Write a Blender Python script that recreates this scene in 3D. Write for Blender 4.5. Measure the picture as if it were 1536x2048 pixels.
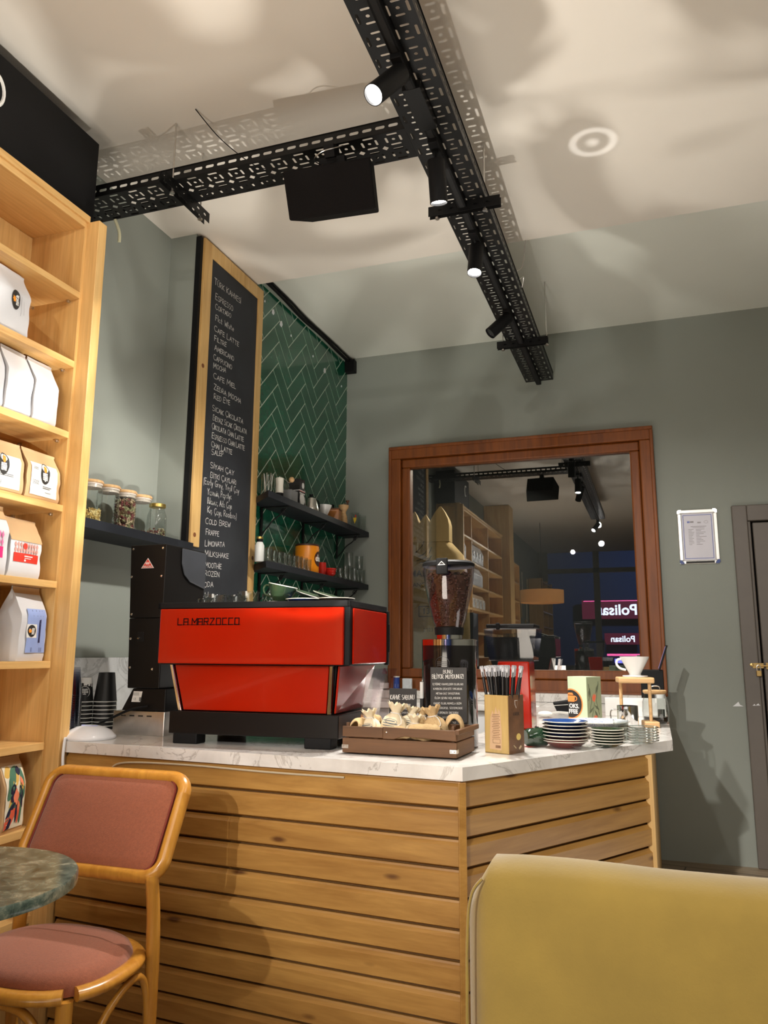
import bpy, math, random
from math import sin, cos, pi, radians, atan2, sqrt, hypot
from mathutils import Matrix, Vector, noise
for o in list(bpy.data.objects): bpy.data.objects.remove(o)
S = bpy.context.scene
COL = S.collection

# ---------------------------------------------------------------- camera
def cam_matrix(yaw, pitch, roll):
    cy, sy = cos(yaw), sin(yaw)
    f = Vector((-sy*cos(pitch), cy*cos(pitch), sin(pitch)))
    rt = Vector((cy, sy, 0)); up = rt.cross(f)
    r2 = rt*cos(roll) + up*sin(roll); u2 = -rt*sin(roll) + up*cos(roll)
    m = Matrix((r2, u2, -f)).transposed().to_4x4()
    return m
cd = bpy.data.cameras.new('camera'); cam = bpy.data.objects.new('camera', cd); COL.objects.link(cam)
cam.matrix_world = Matrix.Translation((0, 0, 1.20)) @ cam_matrix(0.33259106, 0.179121, 0.00502768)
cd.sensor_fit = 'VERTICAL'; cd.sensor_height = 36.0; cd.lens = 1549.24/2048*36.0
cd.clip_start = 0.03; cd.clip_end = 100
S.camera = cam
S.view_settings.view_transform = 'Standard'; S.view_settings.look = 'None'
S.view_settings.gamma = 1; S.view_settings.use_curve_mapping = False
S.view_settings.exposure = 0.16
S.cycles.max_bounces = 8; S.cycles.transparent_max_bounces = 24
S.cycles.sample_clamp_indirect = 4.0
S.cycles.use_denoising = True

# ---------------------------------------------------------------- world and lamps
W = bpy.data.worlds.new('night'); S.world = W; W.use_nodes = True
W.node_tree.nodes['Background'].inputs[0].default_value = (0.035, 0.05, 0.11, 1)
W.node_tree.nodes['Background'].inputs[1].default_value = 0.25

def lamp(kind, name, loc, target, power, color=(1, .9, .78), size=.04, angle=60, blend=.5, sy=None):
    ld = bpy.data.lights.new(name, kind); ld.energy = power; ld.color = color
    if kind == 'SPOT': ld.spot_size = radians(angle); ld.spot_blend = blend; ld.shadow_soft_size = size
    elif kind == 'AREA':
        ld.size = size
        if sy: ld.shape = 'RECTANGLE'; ld.size_y = sy
    else: ld.shadow_soft_size = size
    o = bpy.data.objects.new(name, ld); COL.objects.link(o); o.location = loc
    d = Vector(target) - Vector(loc); o.rotation_euler = d.to_track_quat('-Z', 'Y').to_euler()
    return o
WARM = (1.0, .89, .75); NEUT = (1.0, .95, .88)
# spots of the cable-tray track (heads are built further down)
lamp('SPOT', 'spot_light', (-.70, 1.79, 2.74), (-2.0, 1.7, 2.1), 28, NEUT, .03, 100, .6)
lamp('SPOT', 'spot_light', (-.645, 2.47, 2.77), (-1.35, 2.62, .9), 100, NEUT, .03, 120, .6)
lamp('SPOT', 'spot_light', (-.64, 3.07, 2.80), (-.40, 3.1, .9), 175, NEUT, .03, 105, .6)
# heads of the same track behind the camera
lamp('SPOT', 'spot_light', (-1.31, -3.9, 3.0), (.12, 4.4, .70), 680, NEUT, .03, 27, .6)
lamp('SPOT', 'spot_light', (-.75, -2.9, 3.0), (-1.3, 3.0, 1.75), 140, NEUT, .04, 36, .7)
lamp('SPOT', 'spot_light', (-.65, -.6, 2.95), (-1.9, 2.0, 2.5), 48, NEUT, .04, 75, .7)
lamp('SPOT', 'spot_light', (-.62, .5, 2.9), (-.9, 2.1, .6), 12, WARM, .04, 80, .8)
# general room fill: added downward area lights near the ceiling, without fixtures
lamp('AREA', 'room_fill', (.9, -2.0, 3.2), (.9, -2.0, 0), 52, NEUT, 1.6, sy=3.0)
lamp('AREA', 'room_fill', (1.3, 1.2, 3.24), (1.3, 1.2, 0), 14, NEUT, .5, sy=1.6)
# added upward area lights, in place of the glow off tables and worktop
lamp('AREA', 'bounce_fill', (-1.0, -.6, .78), (-1.0, .2, 3.3), 38, WARM, 1.2, sy=1.6)
lamp('AREA', 'bounce_fill', (1.3, 2.6, .30), (1.0, 2.9, 3.3), 9, NEUT, 1.0, sy=1.6)
# added spot in place of the machine top's reflection, noise breaks up its beam
bl = lamp('SPOT', 'reflection_standin', (-.76, 1.93, 1.22), (-1.35, 2.2, 3.28), 100, (1, .95, .87), .010, 134, .5)
bl.data.use_nodes = True; _n = bl.data.node_tree; _e = _n.nodes['Emission']
_tc = _n.nodes.new('ShaderNodeTexCoord'); _no = _n.nodes.new('ShaderNodeTexNoise'); _no.inputs['Scale'].default_value = 2.6; _no.inputs['Distortion'].default_value = 1.6; _no.inputs['Detail'].default_value = 1.5
_r = _n.nodes.new('ShaderNodeValToRGB'); _r.color_ramp.elements[0].position = .46; _r.color_ramp.elements[0].color = (.20,.20,.20,1); _r.color_ramp.elements[1].position = .58
_n.links.new(_tc.outputs['Normal'], _no.inputs['Vector']); _n.links.new(_no.outputs['Fac'], _r.inputs[0]); _n.links.new(_r.outputs[0], _e.inputs['Strength'])
lamp('AREA', 'bounce_fill', (-1.1, 3.6, 1.0), (-1.1, 3.5, 3.3), 6, NEUT, .8, sy=.8)  # added upward fill over the aisle, stands for worktop bounce
# added spot with a ring pattern, in place of the chrome collar's reflection
rl = lamp('SPOT', 'ring_standin', (-.60, 2.70, 1.62), (-0.132, 3.002, 3.28), 70, (1, 1, 1), .004, 20, .3)
rl.data.use_nodes = True; _n = rl.data.node_tree; _e = _n.nodes['Emission']
_tc = _n.nodes.new('ShaderNodeTexCoord'); _sx = _n.nodes.new('ShaderNodeSeparateXYZ'); _cb = _n.nodes.new('ShaderNodeCombineXYZ'); _le = _n.nodes.new('ShaderNodeVectorMath'); _le.operation = 'LENGTH'
_r = _n.nodes.new('ShaderNodeValToRGB')
for _p, _c in ((0, 1), (.012, .5), (.02, .08), (.034, .10), (.040, .8), (.050, .7), (.056, .05), (.1, 0)):
    if _p in (0,): _r.color_ramp.elements[0].color = (_c,_c,_c,1); continue
    _el = _r.color_ramp.elements.new(_p); _el.color = (_c,_c,_c,1)
_r.color_ramp.elements[-1].color = (0,0,0,1)
_n.links.new(_tc.outputs['Normal'], _sx.inputs[0]); _n.links.new(_sx.outputs[0], _cb.inputs[0]); _n.links.new(_sx.outputs[1], _cb.inputs[1]); _n.links.new(_cb.outputs[0], _le.inputs[0]); _n.links.new(_le.outputs['Value'], _r.inputs[0]); _n.links.new(_r.outputs[0], _e.inputs['Strength'])
lamp('AREA', 'back_room_fill', (-1.0, 6.2, 2.9), (-1.5, 5.9, 1.6), 30, WARM, .4)  # added lamp that brightens the sacks behind the window
# ---------------------------------------------------------------- materials
MATS = {}
def _nt(name):
    m = bpy.data.materials.new(name); m.use_nodes = True
    nt = m.node_tree; b = nt.nodes['Principled BSDF']; MATS[name] = m
    return m, nt, b
def _coords(nt, scale, rot=(0, 0, 0)):
    tc = nt.nodes.new('ShaderNodeTexCoord'); mp = nt.nodes.new('ShaderNodeMapping')
    mp.inputs['Scale'].default_value = scale; mp.inputs['Rotation'].default_value = rot
    nt.links.new(tc.outputs['Object'], mp.inputs['Vector']); return mp
def _noise(nt, mp, scale, detail=4, rough=.6, dist=0):
    n = nt.nodes.new('ShaderNodeTexNoise'); n.inputs['Scale'].default_value = scale
    n.inputs['Detail'].default_value = detail; n.inputs['Roughness'].default_value = rough
    n.inputs['Distortion'].default_value = dist
    nt.links.new(mp.outputs[0], n.inputs['Vector']); return n
def _ramp(nt, src, stops):
    r = nt.nodes.new('ShaderNodeValToRGB'); e = r.color_ramp.elements
    while len(e) < len(stops): e.new(.5)
    for k, (p, c) in enumerate(stops): e[k].position = p; e[k].color = (*c, 1)
    nt.links.new(src, r.inputs[0]); return r
def _bump(nt, b, src, strength, dist=.002):
    bp = nt.nodes.new('ShaderNodeBump'); bp.inputs['Strength'].default_value = strength
    bp.inputs['Distance'].default_value = dist
    nt.links.new(src, bp.inputs['Height']); nt.links.new(bp.outputs[0], b.inputs['Normal'])
def mat(name, col, rough=.5, metal=0, var=.06, scale=8, bump=0, bscale=60, coat=0, spec=.5, emit=None, estr=0, sheen=0):
    if name in MATS: return MATS[name]
    m, nt, b = _nt(name)
    mp = _coords(nt, (1, 1, 1)); n = _noise(nt, mp, scale)
    lo = tuple(c*(1-var) for c in col); hi = tuple(min(1, c*(1+var)) for c in col)
    r = _ramp(nt, n.outputs['Fac'], [(.3, lo), (.7, hi)])
    nt.links.new(r.outputs[0], b.inputs['Base Color'])
    b.inputs['Roughness'].default_value = rough; b.inputs['Metallic'].default_value = metal
    b.inputs['Coat Weight'].default_value = coat; b.inputs['Specular IOR Level'].default_value = spec
    b.inputs['Sheen Weight'].default_value = sheen
    if bump:
        n2 = _noise(nt, mp, bscale, 3); _bump(nt, b, n2.outputs['Fac'], bump)
    if emit:
        b.inputs['Emission Color'].default_value = (*emit, 1); b.inputs['Emission Strength'].default_value = estr
    return m
def wood(name, c1, c2, grain='Z', rough=.45, scale=1.0, knots=False, coat=0.0):
    if name in MATS: return MATS[name]
    m, nt, b = _nt(name)
    s = {'X': (1.2, 16, 16), 'Y': (16, 1.2, 16), 'Z': (16, 16, 1.2)}[grain]
    mp = _coords(nt, tuple(v*scale for v in s)); n = _noise(nt, mp, 1.3, 5, .62, .9)
    r = _ramp(nt, n.outputs['Fac'], [(.28, c2), (.5, tuple((a+b_)/2 for a, b_ in zip(c1, c2))), (.72, c1)])
    out = r.outputs[0]
    s2 = {'X': (5, 90, 90), 'Y': (90, 5, 90), 'Z': (90, 90, 5)}[grain]
    mp2 = _coords(nt, s2); n2 = _noise(nt, mp2, 1.0, 2)
    mx = nt.nodes.new('ShaderNodeMix'); mx.data_type = 'RGBA'; mx.blend_type = 'MULTIPLY'; mx.inputs[0].default_value = .35
    r2 = _ramp(nt, n2.outputs['Fac'], [(.35, (.72, .66, .6)), (.6, (1, 1, 1))])
    nt.links.new(out, mx.inputs[6]); nt.links.new(r2.outputs[0], mx.inputs[7]); out = mx.outputs[2]
    if knots:
        mp3 = _coords(nt, {'X': (2.2, 7, 7), 'Y': (7, 2.2, 7), 'Z': (7, 7, 2.2)}[grain])
        v = nt.nodes.new('ShaderNodeTexVoronoi'); v.inputs['Scale'].default_value = 1.7
        nt.links.new(mp3.outputs[0], v.inputs['Vector'])
        r3 = _ramp(nt, v.outputs['Distance'], [(.05, (.16, .06, .02)), (.13, (1, 1, 1))])
        m2 = nt.nodes.new('ShaderNodeMix'); m2.data_type = 'RGBA'; m2.blend_type = 'MULTIPLY'; m2.inputs[0].default_value = .85
        nt.links.new(out, m2.inputs[6]); nt.links.new(r3.outputs[0], m2.inputs[7]); out = m2.outputs[2]
    nt.links.new(out, b.inputs['Base Color']); b.inputs['Roughness'].default_value = rough
    b.inputs['Coat Weight'].default_value = coat; b.inputs['Coat Roughness'].default_value = .2
    _bump(nt, b, n2.outputs['Fac'], .12, .001)
    return m
def marble(name, base, vein, scale=3.0, rough=.15, amt=(.47, .5, .53)):
    if name in MATS: return MATS[name]
    m, nt, b = _nt(name)
    mp = _coords(nt, (scale, scale, scale), (.3, .5, .7)); n = _noise(nt, mp, 1.1, 8, .62, 1.6)
    r = _ramp(nt, n.outputs['Fac'], [(amt[0], base), (amt[1], vein), (amt[2], base)])
    n2 = _noise(nt, mp, 2.5, 5, .6, .5)
    r2 = _ramp(nt, n2.outputs['Fac'], [(.35, (.80, .79, .78)), (.6, (1, 1, 1))])
    mx = nt.nodes.new('ShaderNodeMix'); mx.data_type = 'RGBA'; mx.blend_type = 'MULTIPLY'; mx.inputs[0].default_value = .8
    nt.links.new(r.outputs[0], mx.inputs[6]); nt.links.new(r2.outputs[0], mx.inputs[7])
    nt.links.new(mx.outputs[2], b.inputs['Base Color']); b.inputs['Roughness'].default_value = rough
    return m
def glass(name, tint=(1, 1, 1), refl=1.0, rough=.02, base=.04, ior=1.45):
    if name in MATS: return MATS[name]
    m = bpy.data.materials.new(name); m.use_nodes = True; nt = m.node_tree; MATS[name] = m
    for n in list(nt.nodes): nt.nodes.remove(n)
    out = nt.nodes.new('ShaderNodeOutputMaterial'); mx = nt.nodes.new('ShaderNodeMixShader')
    tr = nt.nodes.new('ShaderNodeBsdfTransparent'); gl = nt.nodes.new('ShaderNodeBsdfGlossy')
    lw = nt.nodes.new('ShaderNodeLayerWeight'); lw.inputs[0].default_value = .5
    fr = nt.nodes.new('ShaderNodeMath'); fr.operation = 'POWER'; fr.inputs[1].default_value = 4.5
    nt.links.new(lw.outputs['Facing'], fr.inputs[0])
    mu = nt.nodes.new('ShaderNodeMath'); mu.operation = 'MULTIPLY_ADD'; mu.inputs[1].default_value = refl; mu.inputs[2].default_value = base
    nz = nt.nodes.new('ShaderNodeTexNoise'); nz.inputs['Scale'].default_value = 3
    mm = nt.nodes.new('ShaderNodeMix'); mm.data_type = 'RGBA'; mm.inputs[6].default_value = (*tint, 1)
    mm.inputs[7].default_value = (*(c*.94 for c in tint), 1)
    nt.links.new(nz.outputs['Fac'], mm.inputs[0]); nt.links.new(mm.outputs[2], tr.inputs[0])
    gl.inputs['Roughness'].default_value = rough
    nt.links.new(fr.outputs[0], mu.inputs[0]); nt.links.new(mu.outputs[0], mx.inputs[0])
    nt.links.new(tr.outputs[0], mx.inputs[1]); nt.links.new(gl.outputs[0], mx.inputs[2])
    nt.links.new(mx.outputs[0], out.inputs[0]); return m

# ---------------------------------------------------------------- mesh builder
I4 = Matrix.Identity(4)
def T(x=0, y=0, z=0): return Matrix.Translation((x, y, z))
def Rx(d): return Matrix.Rotation(radians(d), 4, 'X')
def Ry(d): return Matrix.Rotation(radians(d), 4, 'Y')
def Rz(d): return Matrix.Rotation(radians(d), 4, 'Z')
class MB:
    def __init__(s, M=I4): s.v = []; s.f = []; s.mi = []; s.M = M; s.cur = 0
    def add(s, vs, fs, M=None):
        k = len(s.v); mm = s.M if M is None else s.M @ M
        s.v += [mm @ Vector(p) for p in vs]
        s.f += [tuple(i+k for i in f) for f in fs]; s.mi += [s.cur]*len(fs); return s
    def box(s, x0, x1, y0, y1, z0, z1, M=None):
        return s.add([(x0,y0,z0),(x1,y0,z0),(x1,y1,z0),(x0,y1,z0),(x0,y0,z1),(x1,y0,z1),(x1,y1,z1),(x0,y1,z1)],
                     [(0,3,2,1),(4,5,6,7),(0,1,5,4),(1,2,6,5),(2,3,7,6),(3,0,4,7)], M)
    def prism(s, poly, z0, z1, M=None):
        n = len(poly)
        a = sum(poly[i][0]*poly[(i+1)%n][1]-poly[(i+1)%n][0]*poly[i][1] for i in range(n))
        if a < 0: poly = poly[::-1]
        vs = [(x,y,z0) for x,y in poly]+[(x,y,z1) for x,y in poly]
        fs = [tuple(range(n-1,-1,-1)), tuple(range(n,2*n))]+[(i,(i+1)%n,n+(i+1)%n,n+i) for i in range(n)]
        return s.add(vs, fs, M)
    def hull8(s, a, b, M=None):   # two quads (bottom, top) joined
        return s.add(list(a)+list(b), [(0,3,2,1),(4,5,6,7),(0,1,5,4),(1,2,6,5),(2,3,7,6),(3,0,4,7)], M)
    def lathe(s, prof, seg=32, M=None, cap=True):
        vs = []; fs = []
        n = len(prof)
        for r, z in prof:
            for k in range(seg):
                t = 2*pi*k/seg; vs.append((r*cos(t), r*sin(t), z))
        for i in range(n-1):
            for k in range(seg):
                a = i*seg+k; b = i*seg+(k+1)%seg; fs.append((a, b, b+seg, a+seg))
        if cap:
            if prof[0][0] > 1e-6: fs.append(tuple(range(seg-1,-1,-1)))
            if prof[-1][0] > 1e-6: fs.append(tuple(range((n-1)*seg, n*seg)))
        return s.add(vs, fs, M)
    def loft(s, rings, M=None, closed=True, caps=True):
        n = len(rings[0]); vs = [p for r in rings for p in r]; fs = []
        for i in range(len(rings)-1):
            for k in range(n if closed else n-1):
                a = i*n+k; b = i*n+(k+1)%n; fs.append((a, b, b+n, a+n))
        if caps and closed:
            fs.append(tuple(range(n-1,-1,-1))); fs.append(tuple(range((len(rings)-1)*n, len(rings)*n)))
        return s.add(vs, fs, M)
    def tube(s, pts, r, seg=8, closed=False, M=None, flat=None):
        pts = [Vector(p) for p in pts]; n = len(pts); rings = []
        prev = None
        for i, p in enumerate(pts):
            if closed: t = pts[(i+1)%n]-pts[i-1]
            else: t = pts[min(i+1,n-1)]-pts[max(i-1,0)]
            t.normalize()
            if prev is None:
                u = t.orthogonal().normalized() if flat is None else (Vector(flat)-t*t.dot(Vector(flat))).normalized()
            else:
                u = (prev - t*t.dot(prev)).normalized()
            prev = u; w = t.cross(u)
            if isinstance(r, tuple): ra, rb = r
            elif isinstance(r, list):
                q = i/(n-1)*(len(r)-1); q0 = min(int(q), len(r)-2); ra = rb = r[q0]+(r[q0+1]-r[q0])*(q-q0)
            else: ra = rb = r
            rings.append([p + u*ra*cos(2*pi*k/seg) + w*rb*sin(2*pi*k/seg) for k in range(seg)])
        if closed: rings.append(rings[0])
        return s.loft(rings, M, True, not closed)
    def sphere(s, c, r, seg=16, rings=10, sc=(1,1,1), M=None):
        prof = []
        vs = []; fs = []
        for i in range(rings+1):
            ph = pi*i/rings
            for k in range(seg):
                t = 2*pi*k/seg
                vs.append((c[0]+r*sc[0]*sin(ph)*cos(t), c[1]+r*sc[1]*sin(ph)*sin(t), c[2]-r*sc[2]*cos(ph)))
        for i in range(rings):
            for k in range(seg):
                a = i*seg+k; b = i*seg+(k+1)%seg; fs.append((a,b,b+seg,a+seg))
        return s.add(vs, fs, M)
    def quad(s, a, b, c, d, M=None): return s.add([a,b,c,d], [(0,1,2,3)], M)
    def grid(s, fn, nu, nv, M=None, flip=False):
        vs = [fn(i/nu, j/nv) for j in range(nv+1) for i in range(nu+1)]; fs = []
        for j in range(nv):
            for i in range(nu):
                a = j*(nu+1)+i; q = (a, a+1, a+nu+2, a+nu+1); fs.append(q[::-1] if flip else q)
        return s.add(vs, fs, M)
    def build(s, name, mats, parent=None, bevel=0, smooth=0, seg=2, solid=0, subsurf=0, loc=None):
        me = bpy.data.meshes.new(name); me.from_pydata([tuple(p) for p in s.v], [], s.f)
        if not isinstance(mats, (list, tuple)): mats = [mats]
        for m in mats: me.materials.append(m)
        if len(mats) > 1: me.polygons.foreach_set('material_index', s.mi)
        me.validate(); me.update()
        if smooth:
            me.shade_smooth(); me.set_sharp_from_angle(angle=radians(smooth))
        o = bpy.data.objects.new(name, me); COL.objects.link(o)
        if parent is not None: o.parent = parent
        if solid:
            md = o.modifiers.new('solid', 'SOLIDIFY'); md.thickness = solid; md.offset = 0
        if subsurf:
            md = o.modifiers.new('sub', 'SUBSURF'); md.levels = subsurf; md.render_levels = subsurf
        if bevel:
            md = o.modifiers.new('bevel', 'BEVEL'); md.width = bevel; md.segments = seg; md.limit_method = 'ANGLE'; md.angle_limit = radians(35)
            md.harden_normals = False
        if loc: o.location = loc
        return o
def tag(o, label=None, cat=None, group=None, kind=None):
    if label: o['label'] = label
    if cat: o['category'] = cat
    if group: o['group'] = group
    if kind: o['kind'] = kind
    return o
def thing(name, label, cat, loc=(0,0,0), rz=0, group=None):
    o = bpy.data.objects.new(name, None); COL.objects.link(o); o.empty_display_size = .05
    o.location = loc; o.rotation_euler = (0, 0, radians(rz)); return tag(o, label, cat, group)
def struct(o, label=None): o['kind'] = 'structure'; return tag(o, label) if label else o
def copy_tree(o, parent=None):
    c = o.copy(); COL.objects.link(c); c.parent = parent
    for ch in [x for x in bpy.data.objects if x.parent == o]: copy_tree(ch, c)
    return c
def place(root, loc, rz=0, label=None, rx=0, ry=0, scale=1):
    c = copy_tree(root); c.location = loc; c.rotation_euler = (radians(rx), radians(ry), radians(rz))
    if label: c['label'] = label
    if scale != 1: c.scale = (scale,)*3 if not isinstance(scale, tuple) else scale
    return c
def rrect(w, h, r, n=5, cx=0, cy=0):
    pts = []
    for (sx, sy, a0) in ((1,1,0),(-1,1,90),(-1,-1,180),(1,-1,270)):
        for k in range(n+1):
            a = radians(a0+90*k/n); pts.append((cx+sx*(w/2-r)+r*cos(a), cy+sy*(h/2-r)+r*sin(a)))
    return pts
def smoothpath(pts, n=8, closed=False):
    P = [Vector(p) for p in pts]; out = []; N = len(P)
    for i in range(N if closed else N-1):
        p0 = P[(i-1)%N] if closed or i > 0 else P[0]; p1 = P[i]; p2 = P[(i+1)%N]
        p3 = P[(i+2)%N] if closed or i+2 < N else P[-1]
        for k in range(n):
            t = k/n
            out.append(.5*((2*p1)+(-p0+p2)*t+(2*p0-5*p1+4*p2-p3)*t*t+(-p0+3*p1-3*p2+p3)*t**3))
    if not closed: out.append(P[-1])
    return out

# ---------------------------------------------------------------- hand lettering: a stroke font (unit height, x to about .6)
def _arc(cx, cy, rx, ry, a0, a1, n=8): return [(cx+rx*cos(radians(a0+(a1-a0)*k/n)), cy+ry*sin(radians(a0+(a1-a0)*k/n))) for k in range(n+1)]
G = {
'A': (.6, [[(0,0),(.3,1),(.6,0)],[(.12,.38),(.48,.38)]]),
'B': (.55, [[(0,0),(0,1)],[(0,1)]+_arc(.2,.76,.28,.24,90,-90)+[(0,.52)],[(.1,.52)]+_arc(.22,.26,.32,.26,90,-90)+[(0,0)]]),
'C': (.55, [_arc(.34,.5,.34,.5,50,310,12)]),
'D': (.55, [[(0,0),(0,1)],[(0,1)]+_arc(.12,.5,.42,.5,90,-90)+[(0,0)]]),
'E': (.48, [[(.48,1),(0,1),(0,0),(.48,0)],[(0,.52),(.4,.52)]]),
'F': (.48, [[(.5,1),(0,1),(0,0)],[(0,.52),(.38,.52)]]),
'G': (.6, [_arc(.34,.5,.34,.5,50,300,12)+[(.58,.12),(.58,.45),(.36,.45)]]),
'H': (.55, [[(0,0),(0,1)],[(.55,0),(.55,1)],[(0,.5),(.55,.5)]]),
'I': (.08, [[(.04,0),(.04,1)]]),
'K': (.55, [[(0,0),(0,1)],[(.52,1),(.04,.46),(.55,0)]]),
'L': (.46, [[(0,1),(0,0),(.46,0)]]),
'M': (.7, [[(0,0),(.06,1),(.35,.3),(.64,1),(.7,0)]]),
'N': (.55, [[(0,0),(0,1),(.55,0),(.55,1)]]),
'O': (.62, [_arc(.31,.5,.31,.5,90,450,14)]),
'P': (.5, [[(0,0),(0,1)]+_arc(.18,.74,.3,.26,90,-90)+[(0,.48)]]),
'R': (.55, [[(0,0),(0,1)]+_arc(.18,.74,.3,.26,90,-90)+[(.05,.48),(.55,0)]]),
'S': (.5, [_arc(.26,.75,.24,.25,40,270,8)[:-1]+_arc(.24,.25,.26,.25,90,-140,8)]),
'T': (.56, [[(0,1),(.56,1)],[(.28,1),(.28,0)]]),
'U': (.55, [[(0,1)]+_arc(.275,.28,.275,.28,180,360)+[(.55,1)]]),
'V': (.55, [[(0,1),(.28,0),(.55,1)]]),
'W': (.75, [[(0,1),(.18,0),(.38,.7),(.57,0),(.75,1)]]),
'X': (.55, [[(0,0),(.55,1)],[(0,1),(.55,0)]]),
'Y': (.55, [[(0,1),(.28,.5),(.55,1)],[(.28,.5),(.28,0)]]),
'Z': (.55, [[(0,1),(.55,1),(0,0),(.55,0)]]),
'a': (.42, [_arc(.2,.27,.2,.27,60,360,10)+[(.4,.5),(.4,.1),(.46,0)]]),
'b': (.42, [[(0,1),(0,0)],_arc(.2,.27,.2,.27,180,-180,10)]),
'd': (.42, [_arc(.2,.27,.2,.27,60,360,10),[(.4,1),(.4,0)]]),
'e': (.42, [[(.02,.28),(.4,.3)]+_arc(.21,.28,.2,.26,10,310,10)]),
'h': (.4, [[(0,1),(0,0)],[(0,.35)]+_arc(.2,.35,.18,.18,160,0)+[(.38,0)]]),
'i': (.06, [[(.03,.52),(.03,0)],[(.03,.72),(.04,.76)]]),
'l': (.06, [[(.03,1),(.03,0)]]),
'm': (.6, [[(0,.52),(0,0)],_arc(.15,.36,.15,.16,180,0)+[(.3,0)],_arc(.45,.36,.15,.16,180,0)+[(.6,0)]]),
'n': (.38, [[(0,.52),(0,0)],_arc(.18,.34,.18,.18,180,0)+[(.36,0)]]),
'o': (.42, [_arc(.2,.27,.2,.27,90,450,10)]),
'p': (.42, [[(0,.52),(0,-.35)],_arc(.2,.27,.2,.27,180,-180,10)]),
'r': (.3, [[(0,.52),(0,0)],_arc(.18,.32,.18,.2,180,50)]),
's': (.34, [_arc(.17,.4,.15,.13,40,270,6)[:-1]+_arc(.17,.14,.16,.14,90,-140,6)]),
't': (.34, [[(.15,.85),(.15,.08),(.3,0)],[(0,.55),(.32,.55)]]),
'u': (.4, [[(0,.52)]+_arc(.19,.18,.19,.18,180,360)+[(.38,.52)],[(.38,.52),(.4,0)]]),
'y': (.4, [[(0,.52),(.2,.08)],[(.4,.52),(.12,-.38)]]),
'(': (.2, [_arc(.3,.4,.28,.8,130,230)]), ')': (.2, [_arc(-.1,.4,.28,.8,50,-50)]),
',': (.1, [[(.06,.06),(0,-.18)]]), '.': (.08, [[(.02,0),(.05,.03)]]), '!': (.1, [[(.05,1),(.05,.3)],[(.05,.06),(.06,0)]]),
' ': (.32, []), '-': (.3, [[(0,.4),(.3,.4)]]), '1': (.2, [[(0,.8),(.15,1),(.15,0)]]), '3': (.5, [_arc(.22,.75,.25,.25,140,-80)+_arc(.22,.25,.28,.27,80,-140)]),
}
def _mk(b, extra): w, st = G[b]; return (w, st+extra)
G['Ü'] = _mk('U', [[(.15,1.2),(.17,1.24)],[(.38,1.2),(.4,1.24)]]); G['Ö'] = _mk('O', [[(.2,1.2),(.22,1.24)],[(.4,1.2),(.42,1.24)]])
G['İ'] = _mk('I', [[(.04,1.2),(.06,1.24)]]); G['Ç'] = _mk('C', [[(.34,0),(.4,-.14),(.28,-.24)]]); G['Ş'] = _mk('S', [[(.24,0),(.3,-.14),(.18,-.24)]])
G['Ğ'] = _mk('G', [_arc(.34,1.25,.14,.12,180,360,5)]); G['ş'] = _mk('s', [[(.17,0),(.2,-.14),(.1,-.22)]]); G['ı'] = (.06, [[(.03,.52),(.03,0)]])
G['Ā'] = G['A']
def write(mb, s, O, U, V, h, wd, width=None, jit=0, small=1.0, rnd=None):
    """ribbon lettering starting at O, running along U, up along V; small scales all but first letters of words"""
    O, U, V = Vector(O), Vector(U).normalized(), Vector(V).normalized(); N = U.cross(V)
    rnd = rnd or random.Random(hash(len(s))+ord(s[0]))
    def adv(sc): 
        x = 0; first = True
        for ch in s:
            g = G.get(ch, G['O']); k = 1.0 if (first or small == 1.0) else small
            x += (g[0]+.17)*k*sc; first = ch in ' ('
        return x
    tot = adv(h); fx = (width/tot) if width else 1.0
    x = 0; first = True
    for ch in s:
        g = G.get(ch, G['O']); k = h*(1.0 if (first or small == 1.0) else small)
        dy = rnd.uniform(-jit, jit)*h; sl = rnd.uniform(-jit, jit)
        for st in g[1]:
            pts = [O + U*((x+(px+sl*py)*k*fx)) + V*(py*k+dy) for px, py in st]
            for i in range(len(pts)-1):
                d = pts[i+1]-pts[i]
                if d.length < 1e-7: continue
                d.normalize(); w = N.cross(d)*wd/2; e = d*wd*.35
                mb.quad(pts[i]-w-e, pts[i+1]-w+e, pts[i+1]+w+e, pts[i]+w-e)
        x += (g[0]+.17)*k*fx; first = ch in ' ('
    return x
def print_text(s, size, m, name, parent=None, M=I4, align='CENTER', depth=0, bold=0, sx=1):
    cu = bpy.data.curves.new(name, 'FONT'); cu.body = s; cu.size = size; cu.align_x = align; cu.align_y = 'CENTER'
    cu.offset = bold; cu.extrude = depth; cu.resolution_u = 3
    o = bpy.data.objects.new(name, cu); COL.objects.link(o)
    dg = bpy.context.evaluated_depsgraph_get(); me = bpy.data.meshes.new_from_object(o.evaluated_get(dg))
    bpy.data.objects.remove(o); bpy.data.curves.remove(cu)
    me.transform(M @ Matrix.Scale(sx, 4, (1,0,0))); me.materials.clear(); me.materials.append(m); me.name = name
    q = bpy.data.objects.new(name, me); COL.objects.link(q)
    if parent is not None: q.parent = parent
    return q
# frame whose X runs along the given axis and Z points out of the surface
def face_px(x, y, z): return Matrix(((0,0,1,x),(1,0,0,y),(0,1,0,z),(0,0,0,1)))        # seen from +x: right is +y
def face_ny(x, y, z): return Matrix(((1,0,0,x),(0,0,-1,y),(0,1,0,z),(0,0,0,1)))       # seen from -y: right is +x
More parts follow.
